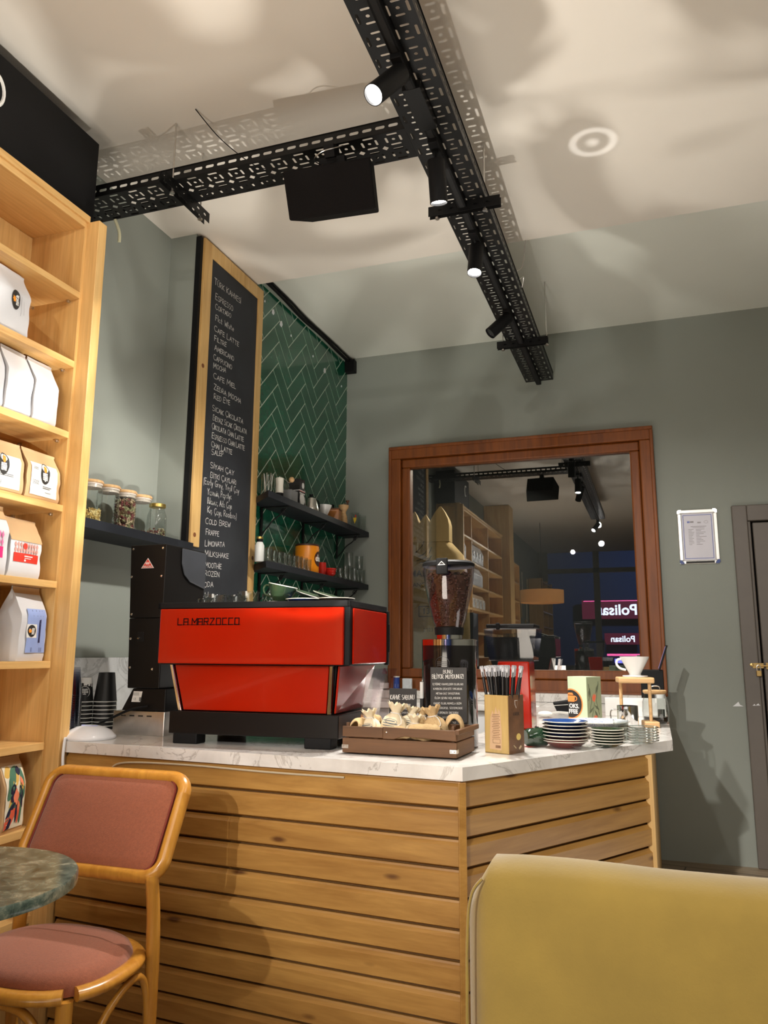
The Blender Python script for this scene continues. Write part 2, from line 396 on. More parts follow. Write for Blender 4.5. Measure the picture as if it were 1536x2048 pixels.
# ---------------------------------------------------------------- palette
def sr(r, g, b):
    f = lambda c: (c/255/12.92) if c <= 10 else ((c/255+.055)/1.055)**2.4
    return (f(r), f(g), f(b))
M_wall = mat('wall_paint', sr(144,149,141), .7, var=.03, scale=2, bump=.08, bscale=90)
M_ceil = mat('ceiling_paint', sr(226,219,208), .8, var=.02, scale=1.5, bump=.05, bscale=60)
M_ceil2 = mat('far_ceiling_paint', sr(222,224,214), .8, var=.02, scale=1.5)
M_black = mat('matt_black', (.007,.007,.0075), .55, var=.1, spec=.15)
M_blackpaint = mat('black_metal', (.008,.008,.008), .4, var=.1, spec=.22)
M_blackwood = mat('black_shelf_board', (.014,.016,.021), .5, spec=.25, var=.15, bump=.1, bscale=120)
M_oak = wood('oak_veneer', sr(228,187,122), sr(204,156,90), 'Z', .42)
M_oakh = wood('oak_veneer_long', sr(232,192,128), sr(206,158,92), 'Y', .42)
M_plank = wood('pine_cladding', sr(188,144,76), sr(150,106,48), 'X', .42, .8, True, .15)
M_frame = wood('stained_window_wood', sr(146,78,14), sr(106,52,6), 'Z', .5, .9)
M_pine = wood('pale_pine', sr(226,190,128), sr(204,160,94), 'Z', .5, .9)
M_chairwood = wood('bentwood', sr(206,150,62), sr(178,118,40), 'Z', .28, 1.1, coat=.35)
M_marble = marble('counter_marble', (.80,.775,.745), (.52,.49,.46), 2.6, .12, (.485, .5, .515))
M_splash = marble('splash_marble', (.62,.63,.63), (.40,.41,.41), 4.5, .3)
M_door = mat('door_paint', sr(106,99,92), .45, var=.04, bump=.06)
M_steel = mat('brushed_steel', (.62,.60,.57), .28, 1, var=.06, scale=30)
M_chrome = mat('chrome', (.85,.85,.85), .08, 1, var=.01)
M_white = mat('white_plastic', (.82,.83,.85), .35, var=.01)
M_ceramic = mat('white_ceramic', (.85,.84,.81), .15, var=.01, coat=.4)
M_chalk = mat('chalk', (.75,.74,.71), .9, var=.2, scale=200)
M_print = mat('white_print', (.78,.77,.74), .6, var=.02)
M_ink = mat('dark_ink', (.02,.018,.016), .6, var=.05)
M_glass = glass('clear_glass', (.97,.985,.98), .9, .02, .025)
M_glassg = glass('jar_glass', (.93,.95,.94), 1.0, .03, .07)
M_pane = glass('window_glass', (.80,.84,.83), 1.0, .003, .17)
M_acryl = glass('clear_acrylic', (.96,.96,.97), .8, .03, .035)
M_brass = mat('brass', (.62,.42,.16), .3, 1, var=.05)
M_gold = mat('gold_lid', (.70,.52,.16), .35, 1, var=.05)

# floor: large grey-brown boards with seams
def floor_mat():
    m, nt, b = _nt('floor_boards')
    mp = _coords(nt, (1,1,1), (0,0,radians(8)))
    br = nt.nodes.new('ShaderNodeTexBrick'); br.inputs['Scale'].default_value = 1.0
    br.inputs['Brick Width'].default_value = 1.2; br.inputs['Row Height'].default_value = .2; br.inputs['Mortar Size'].default_value = .004
    br.inputs['Color1'].default_value = (*sr(150,132,108),1); br.inputs['Color2'].default_value = (*sr(128,112,92),1); br.inputs['Mortar'].default_value = (.03,.025,.02,1)
    nt.links.new(mp.outputs[0], br.inputs['Vector'])
    mp2 = _coords(nt, (2,14,2), (0,0,radians(8))); n = _noise(nt, mp2, 2, 6)
    r = _ramp(nt, n.outputs['Fac'], [(.3,(.6,.57,.54)),(.7,(1.1,1.1,1.1))])
    mx = nt.nodes.new('ShaderNodeMix'); mx.data_type='RGBA'; mx.blend_type='MULTIPLY'; mx.inputs[0].default_value=.9
    nt.links.new(br.outputs[0], mx.inputs[6]); nt.links.new(r.outputs[0], mx.inputs[7]); nt.links.new(mx.outputs[2], b.inputs['Base Color'])
    b.inputs['Roughness'].default_value=.4; return m
struct(MB().box(-2.4,3.2,-6.2,7.2,-.08,0).build('floor', floor_mat()), 'grey-brown board floor of the cafe')
# ceiling with a step: the far strip is a little higher
cb = MB(); cb.box(-2.4,3.2,-6.2,3.69,3.28,3.46)
struct(cb.build('ceiling', M_ceil), 'pale plaster ceiling over the bar')
struct(MB().box(-2.4,3.2,3.69,5.3,3.372,3.46).build('ceiling', M_ceil2), 'grey-white ceiling strip along the far wall')
# left walls: behind the shelves, then a shallow projection that carries chalkboard and tiles
wb = MB(); wb.box(-2.4,-2.23,-6.2,3.10,0,3.28); wb.box(-2.4,-2.08,3.10,3.69,0,3.28)
struct(wb.build('wall_left', M_wall), 'grey-green side wall behind the shelves')
struct(MB().box(-2.228,-2.212,2.26,3.099,.905,1.172).build('trim_1', M_splash, bevel=.001), 'grey marble splashback strip behind the paper cups')
# herringbone tiles
def tile_mat():
    m, nt, b = _nt('green_glazed_tile')
    mp = _coords(nt, (1,1,1)); n = _noise(nt, mp, 9, 3)
    r = _ramp(nt, n.outputs['Fac'], [(.3, sr(14,80,58)), (.7, sr(28,100,74))])
    nt.links.new(r.outputs[0], b.inputs['Base Color']); b.inputs['Roughness'].default_value=.16
    b.inputs['Coat Weight'].default_value=.4
    n2 = _noise(nt, mp, 14, 2); _bump(nt, b, n2.outputs['Fac'], .12, .004); return m
M_tile = tile_mat(); M_grout = mat('grout', sr(196,206,190), .8, var=.05)
def clip_poly(poly, x0, x1, y0, y1):
    def cl(P, f, inter):
        out = []
        for i in range(len(P)):
            a, b = P[i-1], P[i]
            if f(b):
                if not f(a): out.append(inter(a, b))
                out.append(b)
            elif f(a): out.append(inter(a, b))
        return out
    def ix(x): return lambda a, b: (x, a[1]+(b[1]-a[1])*(x-a[0])/(b[0]-a[0]))
    def iy(y): return lambda a, b: (a[0]+(b[0]-a[0])*(y-a[1])/(b[1]-a[1]), y)
    for f, g in ((lambda p: p[0] >= x0, ix(x0)), (lambda p: p[0] <= x1, ix(x1)), (lambda p: p[1] >= y0, iy(y0)), (lambda p: p[1] <= y1, iy(y1))):
        if not poly: return []
        poly = cl(poly, f, g)
    return poly
tb = MB(); tb.cur = 0
tb.box(-2.4,-2.076,3.69,5.15,0,3.372)
tb.cur = 1
Lt, Wt, gp = .276, .0965, .0075
TPH = (3.959-(Lt-Wt)/sqrt(2), 3.274-(Lt+Wt)/sqrt(2))
c45, s45 = cos(radians(45)), sin(radians(45))
for i in range(-40, 60):
    for j in range(-20, 20):
        for kind in (0, 1):
            # herringbone lattice (unrotated): step (W,W) along the stair, (L,-L) between stairs
            ox = i*Wt + j*Lt; oy = i*Wt - j*Lt
            if kind == 0: r = (ox, oy, ox+Lt, oy+Wt)
            else: r = (ox, oy+Wt, ox+Wt, oy+Wt+Lt)
            r = (r[0]+gp/2, r[1]+gp/2, r[2]-gp/2, r[3]-gp/2)
            q = [(r[0],r[1]),(r[2],r[1]),(r[2],r[3]),(r[0],r[3])]
            q = [(TPH[0]+x*c45-y*s45, TPH[1]+x*s45+y*c45) for x, y in q]
            if max(p[0] for p in q) < 3.69 or min(p[0] for p in q) > 5.15 or max(p[1] for p in q) < .95 or min(p[1] for p in q) > 3.33: continue
            q = clip_poly(q, 3.70, 5.145, .95, 3.33)
            if len(q) < 3: continue
            n = len(q)
            vs = [(-2.076, p[0], p[1]) for p in q]+[(-2.0745, p[0], p[1]) for p in q]
            fs = [tuple(range(n, 2*n))]+[(k, (k+1)%n, n+(k+1)%n, n+k) for k in range(n)]
            tb.add(vs, fs)
struct(tb.build('wall_tiled', [M_grout, M_tile]), 'dark green herringbone tiled wall with pale joints')
# far wall with the window and the door openings
WX0, WX1, WZ0, WZ1 = -1.72, .048, .955, 2.635
fw = MB()
fw.box(-2.4, WX0, 5.15, 5.30, 0, 3.46); fw.box(WX0, WX1, 5.15, 5.30, 0, WZ0); fw.box(WX0, WX1, 5.15, 5.30, WZ1, 3.46)
fw.box(WX1, .50, 5.15, 5.30, 0, 3.46); fw.box(.50, 1.45, 5.15, 5.30, 2.09, 3.46); fw.box(1.45, 3.2, 5.15, 5.30, 0, 3.46)
struct(fw.build('wall_far', M_wall), 'grey-green end wall with the wooden window')
struct(MB().box(3.05,3.2,-6.2,5.15,0,3.46).build('wall_right', M_wall), 'grey-green wall on the right out of view')
# street side behind the camera: piers, transom, dark glass
M_alu = mat('shopfront_frame', sr(120,118,110), .5, var=.04)
sf = MB()
for x0, x1 in ((-2.4,-2.05),(-1.12,-1.0),(.3,.42),(1.7,1.82),(2.9,3.2)): sf.box(x0,x1,-6.2,-6.08,0,3.46)
sf.box(-2.05,2.9,-6.2,-6.08,0,.25); sf.box(-2.05,2.9,-6.2,-6.08,2.84,2.93); sf.box(-2.05,2.9,-6.2,-6.08,3.3,3.46)
struct(sf.build('wall_street', M_alu), 'pale shopfront posts and transom towards the street')
# window_1
wf = bpy.data.objects.new('window_1', None); COL.objects.link(wf); struct(wf, 'brown wooden window with dark glass in the end wall')
def framebox(x0,x1,z0,z1,t,y0,y1):
    return [(x0,x1,z0,z0+t),(x0,x1,z1-t,z1),(x0,x0+t,z0+t,z1-t),(x1-t,x1,z0+t,z1-t)]
b_ = MB()
for x0,x1,z0,z1 in framebox(WX0,WX1,WZ0,WZ1,.075,0,0): b_.box(x0,x1,5.115,5.24,z0,z1)
b_.build('outer_frame', M_frame, wf, bevel=.008)
b_ = MB()
for x0,x1,z0,z1 in framebox(WX0+.076,WX1-.076,WZ0+.076,WZ1-.076,.062,0,0): b_.box(x0,x1,5.14,5.22,z0,z1)
b_.build('sash', M_frame, wf, bevel=.01)
b_ = MB()
for x0,x1,z0,z1 in framebox(WX0-.012,WX1+.012,WZ0-.012,WZ1+.012,.022,0,0): b_.box(x0,x1,5.105,5.125,z0,z1)
b_.build('window_bead', M_frame, wf, bevel=.005)
MB().box(WX0+.13,WX1-.13,5.185,5.189,WZ0+.13,WZ1-.13).build('pane', M_pane, wf)
# door_1
dr = bpy.data.objects.new('door_1', None); COL.objects.link(dr); struct(dr, 'grey-brown painted door with brass bolt and padlock')
b_ = MB(); b_.box(.49,.575,5.12,5.25,0,2.098); b_.box(.575,1.37,5.12,5.25,2.0,2.098); b_.box(1.37,1.46,5.12,5.25,0,2.098)
b_.box(.575,.592,5.135,5.25,0,2.0)
b_.build('door_frame', M_door, dr, bevel=.006)
b_ = MB(); b_.box(.603,1.365,5.14,5.19,.005,1.99)
b_.box(.70,1.25,5.13,5.14,1.15,1.85); b_.box(.70,1.25,5.13,5.14,.2,.95)
b_.build('door_leaf', M_door, dr, bevel=.005)
MB().box(.50,1.45,5.28,5.30,0,2.09).build('door_back', M_black, dr)
b_ = MB(); b_.tube([(.565,5.112,1.133),(.66,5.112,1.131)], .0045, 8); b_.box(.54,.60,5.116,5.122,1.118,1.148); b_.box(.612,.66,5.12,5.14,1.112,1.15)
b_.lathe([(.0,-.007),(.010,-.006),(.010,.006),(0,.007)], 12, T(.535,5.113,1.138)@Rx(90))
b_.build('door_bolt', M_brass, dr, bevel=.001)
pk = MB(); pk.box(.556,.584,5.10,5.117,1.072,1.105)
pk.build('padlock', M_brass, dr, bevel=.003)
MB().tube(smoothpath([(.561,5.108,1.105),(.561,5.108,1.128),(.57,5.108,1.137),(.579,5.108,1.128),(.579,5.108,1.105)],4), .0025, 6).build('padlock_shackle', M_steel, dr, smooth=40)
# bare plaster chips near the door
pc = MB(); pc.cur=0
for cx, cz, k in ((.447,.90,1.0),(.533,.905,.35),(.553,.907,.45)):
    pc.prism([(cx-.028*k,cz-.006*k),(cx-.006*k,cz+.012*k),(cx+.004*k,cz+.022*k),(cx+.012*k,cz+.004*k),(cx+.03*k,cz-.004*k)], 0, .0015, Matrix(((1,0,0,0),(0,0,-1,5.15 if k==1 else 5.12),(0,1,0,0),(0,0,0,1))))
struct(pc.build('trim_2', M_white), 'small white chips in the paint beside the door')
# ---- dark room behind the window
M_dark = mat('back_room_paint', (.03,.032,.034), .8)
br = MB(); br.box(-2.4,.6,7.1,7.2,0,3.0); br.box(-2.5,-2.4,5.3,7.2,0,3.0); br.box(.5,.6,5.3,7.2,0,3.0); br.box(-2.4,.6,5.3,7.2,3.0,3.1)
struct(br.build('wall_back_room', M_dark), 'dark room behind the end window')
# ================================================================ bookcase
BX0, BX1 = -2.215, -1.952      # back, shelf fronts
bc = thing('bookcase', 'tall open oak bookcase with coffee bags on the left wall', 'bookcase', (0,0,0))
sz = [2.80, 2.512, 2.242, 1.975, 1.706, 1.437, 1.165, .897, .63, .36]
b_ = MB(); b_.box(BX0, BX0+.012, -.36, 2.194, 0, 2.80); b_.build('back_panel', M_oak, bc)
for y in (2.176, 1.56, .60, -.35):
    b_ = MB(); b_.box(BX0+.012, BX1-.004, y, y+.022, 0, 2.80); b_.build('side_panel', M_oak, bc, bevel=.001)
b_ = MB(); b_.box(BX1-.02, -1.90, 2.188, 2.232, 0, 2.803); b_.build('corner_post', M_oak, bc, bevel=.002)
for ya, yb in ((1.582,2.176),(.622,1.56),(-.328,.60)):
    for i, z in enumerate(sz):
        if ya < 1 and i in (0,): pass
        b_ = MB(); b_.box(BX0+.012, BX1, ya, yb, z-.024, z); b_.build('shelf', M_oakh, bc, bevel=.0012)
b_ = MB(); b_.box(BX0, BX1+.008, -.35, 2.19, 2.80, 2.826); b_.build('top_board', M_oakh, bc, bevel=.001)
# small shelf pins under the boards at the end panel
for i in range(1,5):
    for x in (-2.17,-2.0): MB().lathe([(.006,0),(.006,.010),(.003,.012)], 8, T(x,2.176,sz[i]-.03)@Rx(90)).build('shelf_pin', M_steel, bc, smooth=40)
# fascia sign above
fs = thing('sign_board', 'black fascia board above the oak bookcase', 'sign', (0,0,0))
MB().box(-2.20,-1.985,1.55,2.252,2.828,3.185).build('board', M_black, fs, bevel=.002)
b_ = MB(); b_.tube([( -1.983, 1.735+.045*cos(a*pi/12), 3.045+.06*sin(a*pi/12)) for a in range(-8,9)], .006, 6)
b_.build('lettering', M_print, fs)
# ================================================================ bar counter
def seg_boards(mb, a, b, z0, z1, t, pitch, rnd, gap=.011):
    ax, ay = a; bx, by = b; L = hypot(bx-ax, by-ay); ang = atan2(by-ay, bx-ax)
    M = T(ax, ay, 0) @ Matrix.Rotation(ang, 4, 'Z'); z = z1
    while z > z0+.01:
        zb = max(z0, z-pitch)
        # profile in (y,z): shallow v at the top edge
        pr = [(0, zb+gap*.3), (-t, zb+gap), (-t, z-gap*1.2), (-t*.55, z-gap*.5), (-t*.45, z), (0, z)]
        vs = [(0,p,q) for p,q in pr]+[(L,p,q) for p,q in pr]; n = 6
        fs = [tuple(range(n))[::-1], tuple(range(n,2*n))]+[(i,(i+1)%n,n+(i+1)%n,n+i) for i in range(n)]
        mb.add(vs, [f[::-1] for f in fs], M); z = zb
bar = thing('bar_counter', 'bar front clad in horizontal knotty pine boards', 'counter', (0,0,0))
A0, A1, A2 = (-1.89, 2.232), (-.508, 2.118), (-.052, 2.888)
rnd = random.Random(3)
b_ = MB(); seg_boards(b_, A0, A1, .02, .862, .016, .0745, rnd); b_.build('board_cladding', M_plank, bar)
M_plank2 = wood('pine_cladding_side', sr(188,144,76), sr(150,106,48), 'X', .42, .8, True, .15)
# the angled front is built along its own x axis so that the grain follows it
L2 = hypot(A2[0]-A1[0], A2[1]-A1[1]); an2 = atan2(A2[1]-A1[1], A2[0]-A1[0])
b_ = MB(); seg_boards(b_, (0,0), (L2,0), .02, .862, .016, .0745, rnd)
o_ = b_.build('board_cladding', M_plank2, bar); o_.location = (A1[0], A1[1], 0); o_.rotation_euler = (0,0,an2)
b_ = MB(); b_.box(-.052-.004,-.03,2.872,5.13,.0,.862); b_.build('end_panel', M_pine, bar, bevel=.002)
b_ = MB(); b_.prism([(-1.89,2.236),(-.505,2.124),(-.056,2.89),(-.056,5.12),(-.60,5.12),(-.60,2.98),(-2.2,2.93),(-2.2,2.26),(-1.89,2.26)], 0, .859)
b_.build('carcass', wood('carcass_board', sr(120,84,40), sr(98,66,30), 'Z', .6), bar)
b_ = MB(); b_.box(-.022,.0,-.004,.002,.02,.862, T(A1[0]+.016,A1[1]-.019,0)@Matrix.Rotation(an2*.5,4,'Z')); b_.build('corner_bead', M_plank, bar, bevel=.002)
# worktop
wt = MB(); wt.prism([(-1.90,2.212),(-.50,2.096),(.041,3.014),(.041,5.0),(-.64,5.0),(-.64,2.98),(-2.205,2.95),(-2.205,2.262),(-1.896,2.262),(-1.896,2.212)], .864, .90)
wto = wt.build('worktop', M_marble, None, bevel=.003)
tag(wto, 'white veined marble worktop with an angled front corner', 'worktop')
bw = thing('back_counter', 'marble topped sink counter under the end window', 'counter', (0,0,0))
MB().box(-2.06,-.645,4.62,5.145,.864,.90).build('counter_top', M_marble, bw, bevel=.003)
MB().box(-2.05,-.65,4.65,5.14,0,.863).build('cabinet', M_white, bw, bevel=.002)
MB().box(-2.06,.045,5.0,5.10,.901,.952).build('upstand', M_marble, bw, bevel=.002)
# ================================================================ chair
def bentchair():
    t = thing('dining_chair', 'bentwood chair with rust fabric seat and framed back', 'chair', (-1.447, 1.66, 0))
    M_fab = mat('rust_fabric', sr(146,80,52), .85, var=.14, scale=160, bump=.5, bscale=420, sheen=.4)
    # back frame, leaning
    def bp(x, h): # h 0..1 from lower to top
        return Vector((x, .14+.115*h, .632+.228*h))
    w = .226
    pts = []
    for (sx, sy, a0) in ((1,1,0),(-1,1,90),(-1,-1,180),(1,-1,270)):
        r = .05
        for k in range(7):
            a = radians(a0+15*k); px = sx*(w-r)+r*cos(a); ph = .5+ sy*(.5-.17) + .17*sin(a)*1.0
            pts.append(bp(px, ph))
    MB().tube(pts, (.019,.0155), 10, closed=True).build('back_frame', M_chairwood, t, smooth=50)
    # pad: front and rear cushioned faces
    pr = rrect(.414,.238,.035,5)
    def ring(k, off): return [bp(x*k, .5+ (y*k)/.255*1.0)+Vector((0,-.89,.45))*off for x, y in pr]
    b_ = MB(); b_.loft([ring(.3,.017),ring(.75,.0155),ring(.93,.012),ring(.985,.006),ring(1,0),ring(.985,-.006),ring(.93,-.012),ring(.75,-.0155),ring(.3,-.017)])
    b_.build('backrest', M_fab, t, smooth=60)
    M_pipe = mat('rust_piping', sr(120,46,34), .8)
    MB().tube(ring(.985,.0085)[::1], .0032, 6, closed=True).build('piping', M_pipe, t, smooth=60)
    # seat: wooden ring and cushion
    def seatpt(a, k, z):
        c, s_ = cos(a), sin(a); ex = 2.6
        x = .212*k*(abs(c)**(2/ex))*(1 if c >= 0 else -1); y = .180*k*(abs(s_)**(2/ex))*(1 if s_ >= 0 else -1)
        x *= 1.0-.06*(y/.2); return Vector((x, y+.022, z))
    n = 48
    def arcring(i0, i1): return [seatpt(2*pi*i/n, 1.0, .447) for i in range(i0, i1)]
    MB().tube([seatpt(2*pi*i/n-.62, 1.0, .447) for i in range(0, 33)], (.015,.022), 10, flat=(0,0,1)).build('seat_rim', M_chairwood, t, smooth=50)
    MB().tube([seatpt(-.80-2*pi*i/n, 1.02, .447) for i in range(0, 15)], (.015,.022), 10, flat=(0,0,1)).build('seat_rim', M_chairwood, t, smooth=50)
    b_ = MB(); rings = []
    for k, z in ((1.0,.44),(.985,.465),(.95,.478),(.86,.488),(.6,.498),(.25,.501)): rings.append([seatpt(2*pi*i/n, k*.955, z) for i in range(n)])
    b_.loft(rings); b_.build('seat', M_fab, t, smooth=60)
    # legs
    for s_ in (-1, 1):
        MB().tube(smoothpath([(s_*.204,.140,.64),(s_*.208,.150,.55),(s_*.213,.150,.44),(s_*.214,.152,.25),(s_*.218,.185,0)],6), [.017]*9+[.0175]*8+[.016]*8, 12).build('leg', M_chairwood, t, smooth=50)
        MB().tube([(s_*.168,-.108,.435),(s_*.172,-.118,.2),(s_*.18,-.135,0)], [.019,.0175,.0135], 12).build('leg', M_chairwood, t, smooth=50)
        MB().tube(smoothpath([(s_*.214,.150,.16),(s_*.213,.142,.30),(s_*.210,.12,.40),(s_*.205,.07,.412),(s_*.197,-.01,.36),(s_*.187,-.08,.24),(s_*.178,-.122,.12)],6), .0095, 8).build('side_brace', M_chairwood, t, smooth=50)
    MB().tube(smoothpath([(-.165,-.122,.16),(-.15,-.125,.30),(-.09,-.128,.395),(0,-.13,.415),(.09,-.128,.395),(.15,-.125,.30),(.165,-.122,.16)],6), .0105, 8).build('front_brace', M_chairwood, t, smooth=50)
    return t
bentchair()
# ================================================================ round table
tb_ = thing('cafe_table', 'small round table with a speckled green stone top', 'table', (-1.385,1.262,0))
def terr():
    m, nt, b = _nt('green_stone'); mp = _coords(nt, (1,1,1)); n = _noise(nt, mp, 24, 8, .72, .5)
    r = _ramp(nt, n.outputs['Fac'], [(.34, sr(40,52,46)), (.48, sr(76,88,78)), (.60, sr(118,120,104)), (.74, sr(176,172,150))])
    nt.links.new(r.outputs[0], b.inputs['Base Color']); b.inputs['Roughness'].default_value=.16; return m
MB().lathe([(.0,.724),(.262,.724),(.275,.728),(.275,.746),(.272,.75),(0,.75)], 96).build('table_top', terr(), tb_, smooth=40)
MB().lathe([(.0,.012),(.19,.012),(.2,.006),(.2,0),(0,0)][::-1], 48).build('base', M_blackpaint, tb_, smooth=40)
MB().lathe([(.026,.012),(.026,.70),(.09,.705),(.12,.723)], 24).build('column', M_blackpaint, tb_, smooth=40)
# ================================================================ banquette (near right)
M_velvet = mat('mustard_velvet', sr(144,120,50), .85, var=.10, scale=7, bump=.25, bscale=160, sheen=.4)
so = thing('banquette', 'mustard velvet bench back in the foreground', 'sofa', (0,0,0))
def back_profile(u):  # along x: returns half-thickness, top z
    return 0
x0, x1 = -.312, 1.35
rings = []
N = 40
for i in range(N+1):
    u = i/N; x = x0+(x1-x0)*u
    e = min(1, (x-x0)/.05); k = sqrt(max(0,1-(1-e)**2))
    top = .80+.066*k+.004*sin(min(1,(x-x0)/.3)*pi)
    th = .012+.058*k
    prof = []
    for (py, pz) in ((1,.32),(1.0,.60),(.99,.70),(.96,.80),(.86,.90),(.62,.97),(.3,1.0),(0,1.003),(-.3,1.0),(-.62,.97),(-.86,.90),(-.96,.80),(-.99,.70),(-1.0,.60),(-1,.32)):
        z = top-(1-pz)*.16 if pz >= .6 else .30
        if pz == .60: z = top-.09
        prof.append((x, 1.355+py*th*.95, z))
    rings.append(prof)
MB().loft(rings).build('backrest', M_velvet, so, smooth=70)
MB().tube(smoothpath([(-.306,1.294,.30),(-.306,1.294,.60),(-.304,1.294,.76),(-.297,1.296,.82),(-.28,1.300,.845)],8), .0028, 6).build('piping', M_velvet, so, smooth=60)
MB().box(-.29,1.33,1.42,1.92,.26,.44).build('seat', M_velvet, so, bevel=.03, seg=4)
for x, y in ((-.30,1.40),(1.32,1.40),(-.27,1.88),(1.3,1.88)):
    MB().tube([(x,y,.72 if y<1.5 else .27),(x-.008*(1 if x<0 else -1),y,0)], [.017,.012], 12).build('leg', M_chairwood, so, smooth=50)
# ================================================================ perforated cable trays
def slot(cx, cy, lx, ly, n=4):
    w, h = lx, ly; r = min(w, h)/2*.98
    return rrect(w, h, r, n, cx, cy)
def perf_plate(mb, L, Wd, cells, M, thick=.0014):
    """flat plate from (0,0) to (L,Wd) with real through holes; cells = list of hole outlines"""
    bm = bpy.data.curves.new('tmp', 'CURVE'); bm.dimensions = '2D'; bm.fill_mode = 'BOTH'; bm.extrude = thick/2
    def addp(p):
        sp = bm.splines.new('POLY'); sp.points.add(len(p)-1)
        for i, (x, y) in enumerate(p): sp.points[i].co = (x, y, 0, 1)
        sp.use_cyclic_u = True
    addp([(0,0),(L,0),(L,Wd),(0,Wd)])
    for c in cells: addp(c)
    o = bpy.data.objects.new('tmp', bm); COL.objects.link(o)
    dg = bpy.context.evaluated_depsgraph_get(); me = bpy.data.meshes.new_from_object(o.evaluated_get(dg))
    mb.add([tuple(v.co) for v in me.vertices], [tuple(p.vertices) for p in me.polygons], M)
    bpy.data.objects.remove(o); bpy.data.curves.remove(bm); bpy.data.meshes.remove(me)
def bottom_cells(L, Wd, pitch=.092, skip=()):
    c = []; n = int(L/pitch); rows = max(1, round(Wd/.085))
    for i in range(n):
        x = (i+.5)*pitch+(L-n*pitch)/2
        for j in range(rows):
            y = Wd*(j+.5)/rows; h = Wd/rows
            c += [slot(x, y-h*.34, .040, .0095), slot(x, y+h*.34, .040, .0095)]
            c += [slot(x-.0285, y, .0090, .030), slot(x+.0245, y, .0090, .030)]
            c += [[(x-.002+.0065*cos(a*pi/4), y+.0065*sin(a*pi/4)) for a in range(8)]]
        if rows == 2 and i < n-1:
            xx = x+pitch/2; c += [[(xx-.013,Wd/2),(xx,Wd/2-.013),(xx+.013,Wd/2),(xx,Wd/2+.013)]]
    return c
def flange_cells(L, H, pitch=.05):
    n = int(L/pitch); return [slot((i+.5)*pitch+(L-n*pitch)/2, H*.5, .036, .0125) for i in range(n)]
def tray(name, label, O, ang, L, Wd, H=.05):
    t = thing(name, label, 'cable tray', O, ang, 'perforated cable trays under the ceiling')
    mb = MB(); perf_plate(mb, L, Wd, bottom_cells(L, Wd), I4); mb.build('tray_base', M_blackpaint, t)
    for y in (0, Wd):
        mb = MB(); perf_plate(mb, L, H, flange_cells(L, H), T(0,y,0)@Rx(90)); mb.box(0, L, y-.004, y+.004, H-.0015, H); mb.build('side_flange', M_blackpaint, t)
    return t
TZ = 3.03
tray('cable_tray', 'long black perforated cable tray running over the bar to the end wall', (-.557, -.6, TZ), 90, 5.72, .184)
tray('cable_tray', 'short black perforated cable tray branching off towards the bookcase', (-2.228, 2.35, TZ), 0, 1.486, .165)
# track rail under the long tray, offset from its centre
tr = thing('track_rail', 'black lighting track fixed beneath the long cable tray', 'track', (0,0,0))
b_ = MB(); b_.box(-.668,-.634,-.6,5.10,TZ-.034,TZ-.002); b_.build('rail', M_black, tr, bevel=.002)
b_ = MB(); b_.box(-.660,-.642,-.6,5.10,TZ-.0345,TZ-.0335); b_.build('rail_slot', mat('slot_shadowed', (.005,.005,.005), .8), tr)
b_ = MB(); b_.box(-.682,-.620,2.13,2.34,TZ-.036,TZ-.003); b_.build('feed_box', M_blackpaint, tr, bevel=.002)
# hanger brackets with threaded rods
def bracket(O, ang, L, rods, label, ztop):
    t = thing('hanger_bracket', label, 'bracket', O, ang, 'slotted hanger brackets of the trays')
    for y, nm in ((-.012, 'a'), (.012, 'b')):
        cells = [slot((i+.5)*.05+(L-int(L/.05)*.05)/2, .022, .018, .010) for i in range(int(L/.05))]
        mb = MB(); perf_plate(mb, L, .044, cells, T(-L/2, y, -.048)@Rx(90)); mb.build('slotted_strip', M_blackpaint, t)
    for x in rods:
        MB().tube([(x,0,-.055),(x,0,ztop-O[2])], .0035, 8).build('threaded_rod', M_steel, t, smooth=40)
        MB().lathe([(.010,0),(.010,.007)], 6, T(x,0,-.058)).build('nut', M_steel, t)
    return t
bracket((-.645, 2.86, TZ), 0, .30, (-.115,.085), 'slotted bracket crossing the long tray beside the speaker', 3.28)
bracket((-.645, 4.36, TZ), 0, .30, (-.115,.142), 'slotted bracket crossing the long tray near the end wall', 3.372)
bracket((-1.70, 2.44, TZ), 90, .32, (-.09,.11), 'slotted bracket crossing the short tray left of the speaker', 3.28)
b_ = MB(); b_.tube(smoothpath([(-.555,3.62,TZ+.05),(-.53,3.66,TZ+.10),(-.515,3.69,3.282)],5), .003, 6); b_.tube(smoothpath([(-.553,3.70,TZ+.045),(-.535,3.72,TZ+.065),(-.55,3.76,TZ+.03)],4), .003, 6)
tag(b_.build('hanging_wire', M_steel, None, smooth=40), 'thin wire tie between the long tray and the ceiling step', 'wire')
tag(MB().tube(smoothpath([(-1.58,2.30,3.278),(-1.52,2.40,3.20),(-1.40,2.46,3.10),(-1.30,2.44,3.05)],6), .002, 6).build('power_cable', M_black, None, smooth=40), 'thin dark cable looping from the ceiling into the short tray', 'cable')
tag(MB().tube(smoothpath([(-2.09,2.50,3.02),(-2.08,2.52,2.97),(-2.085,2.53,2.93)],5), .007, 8).build('cable_end', mat('cream_cable', sr(210,205,170), .5), None, smooth=40), 'cream cable end poking out of the tray by the bookcase', 'cable')
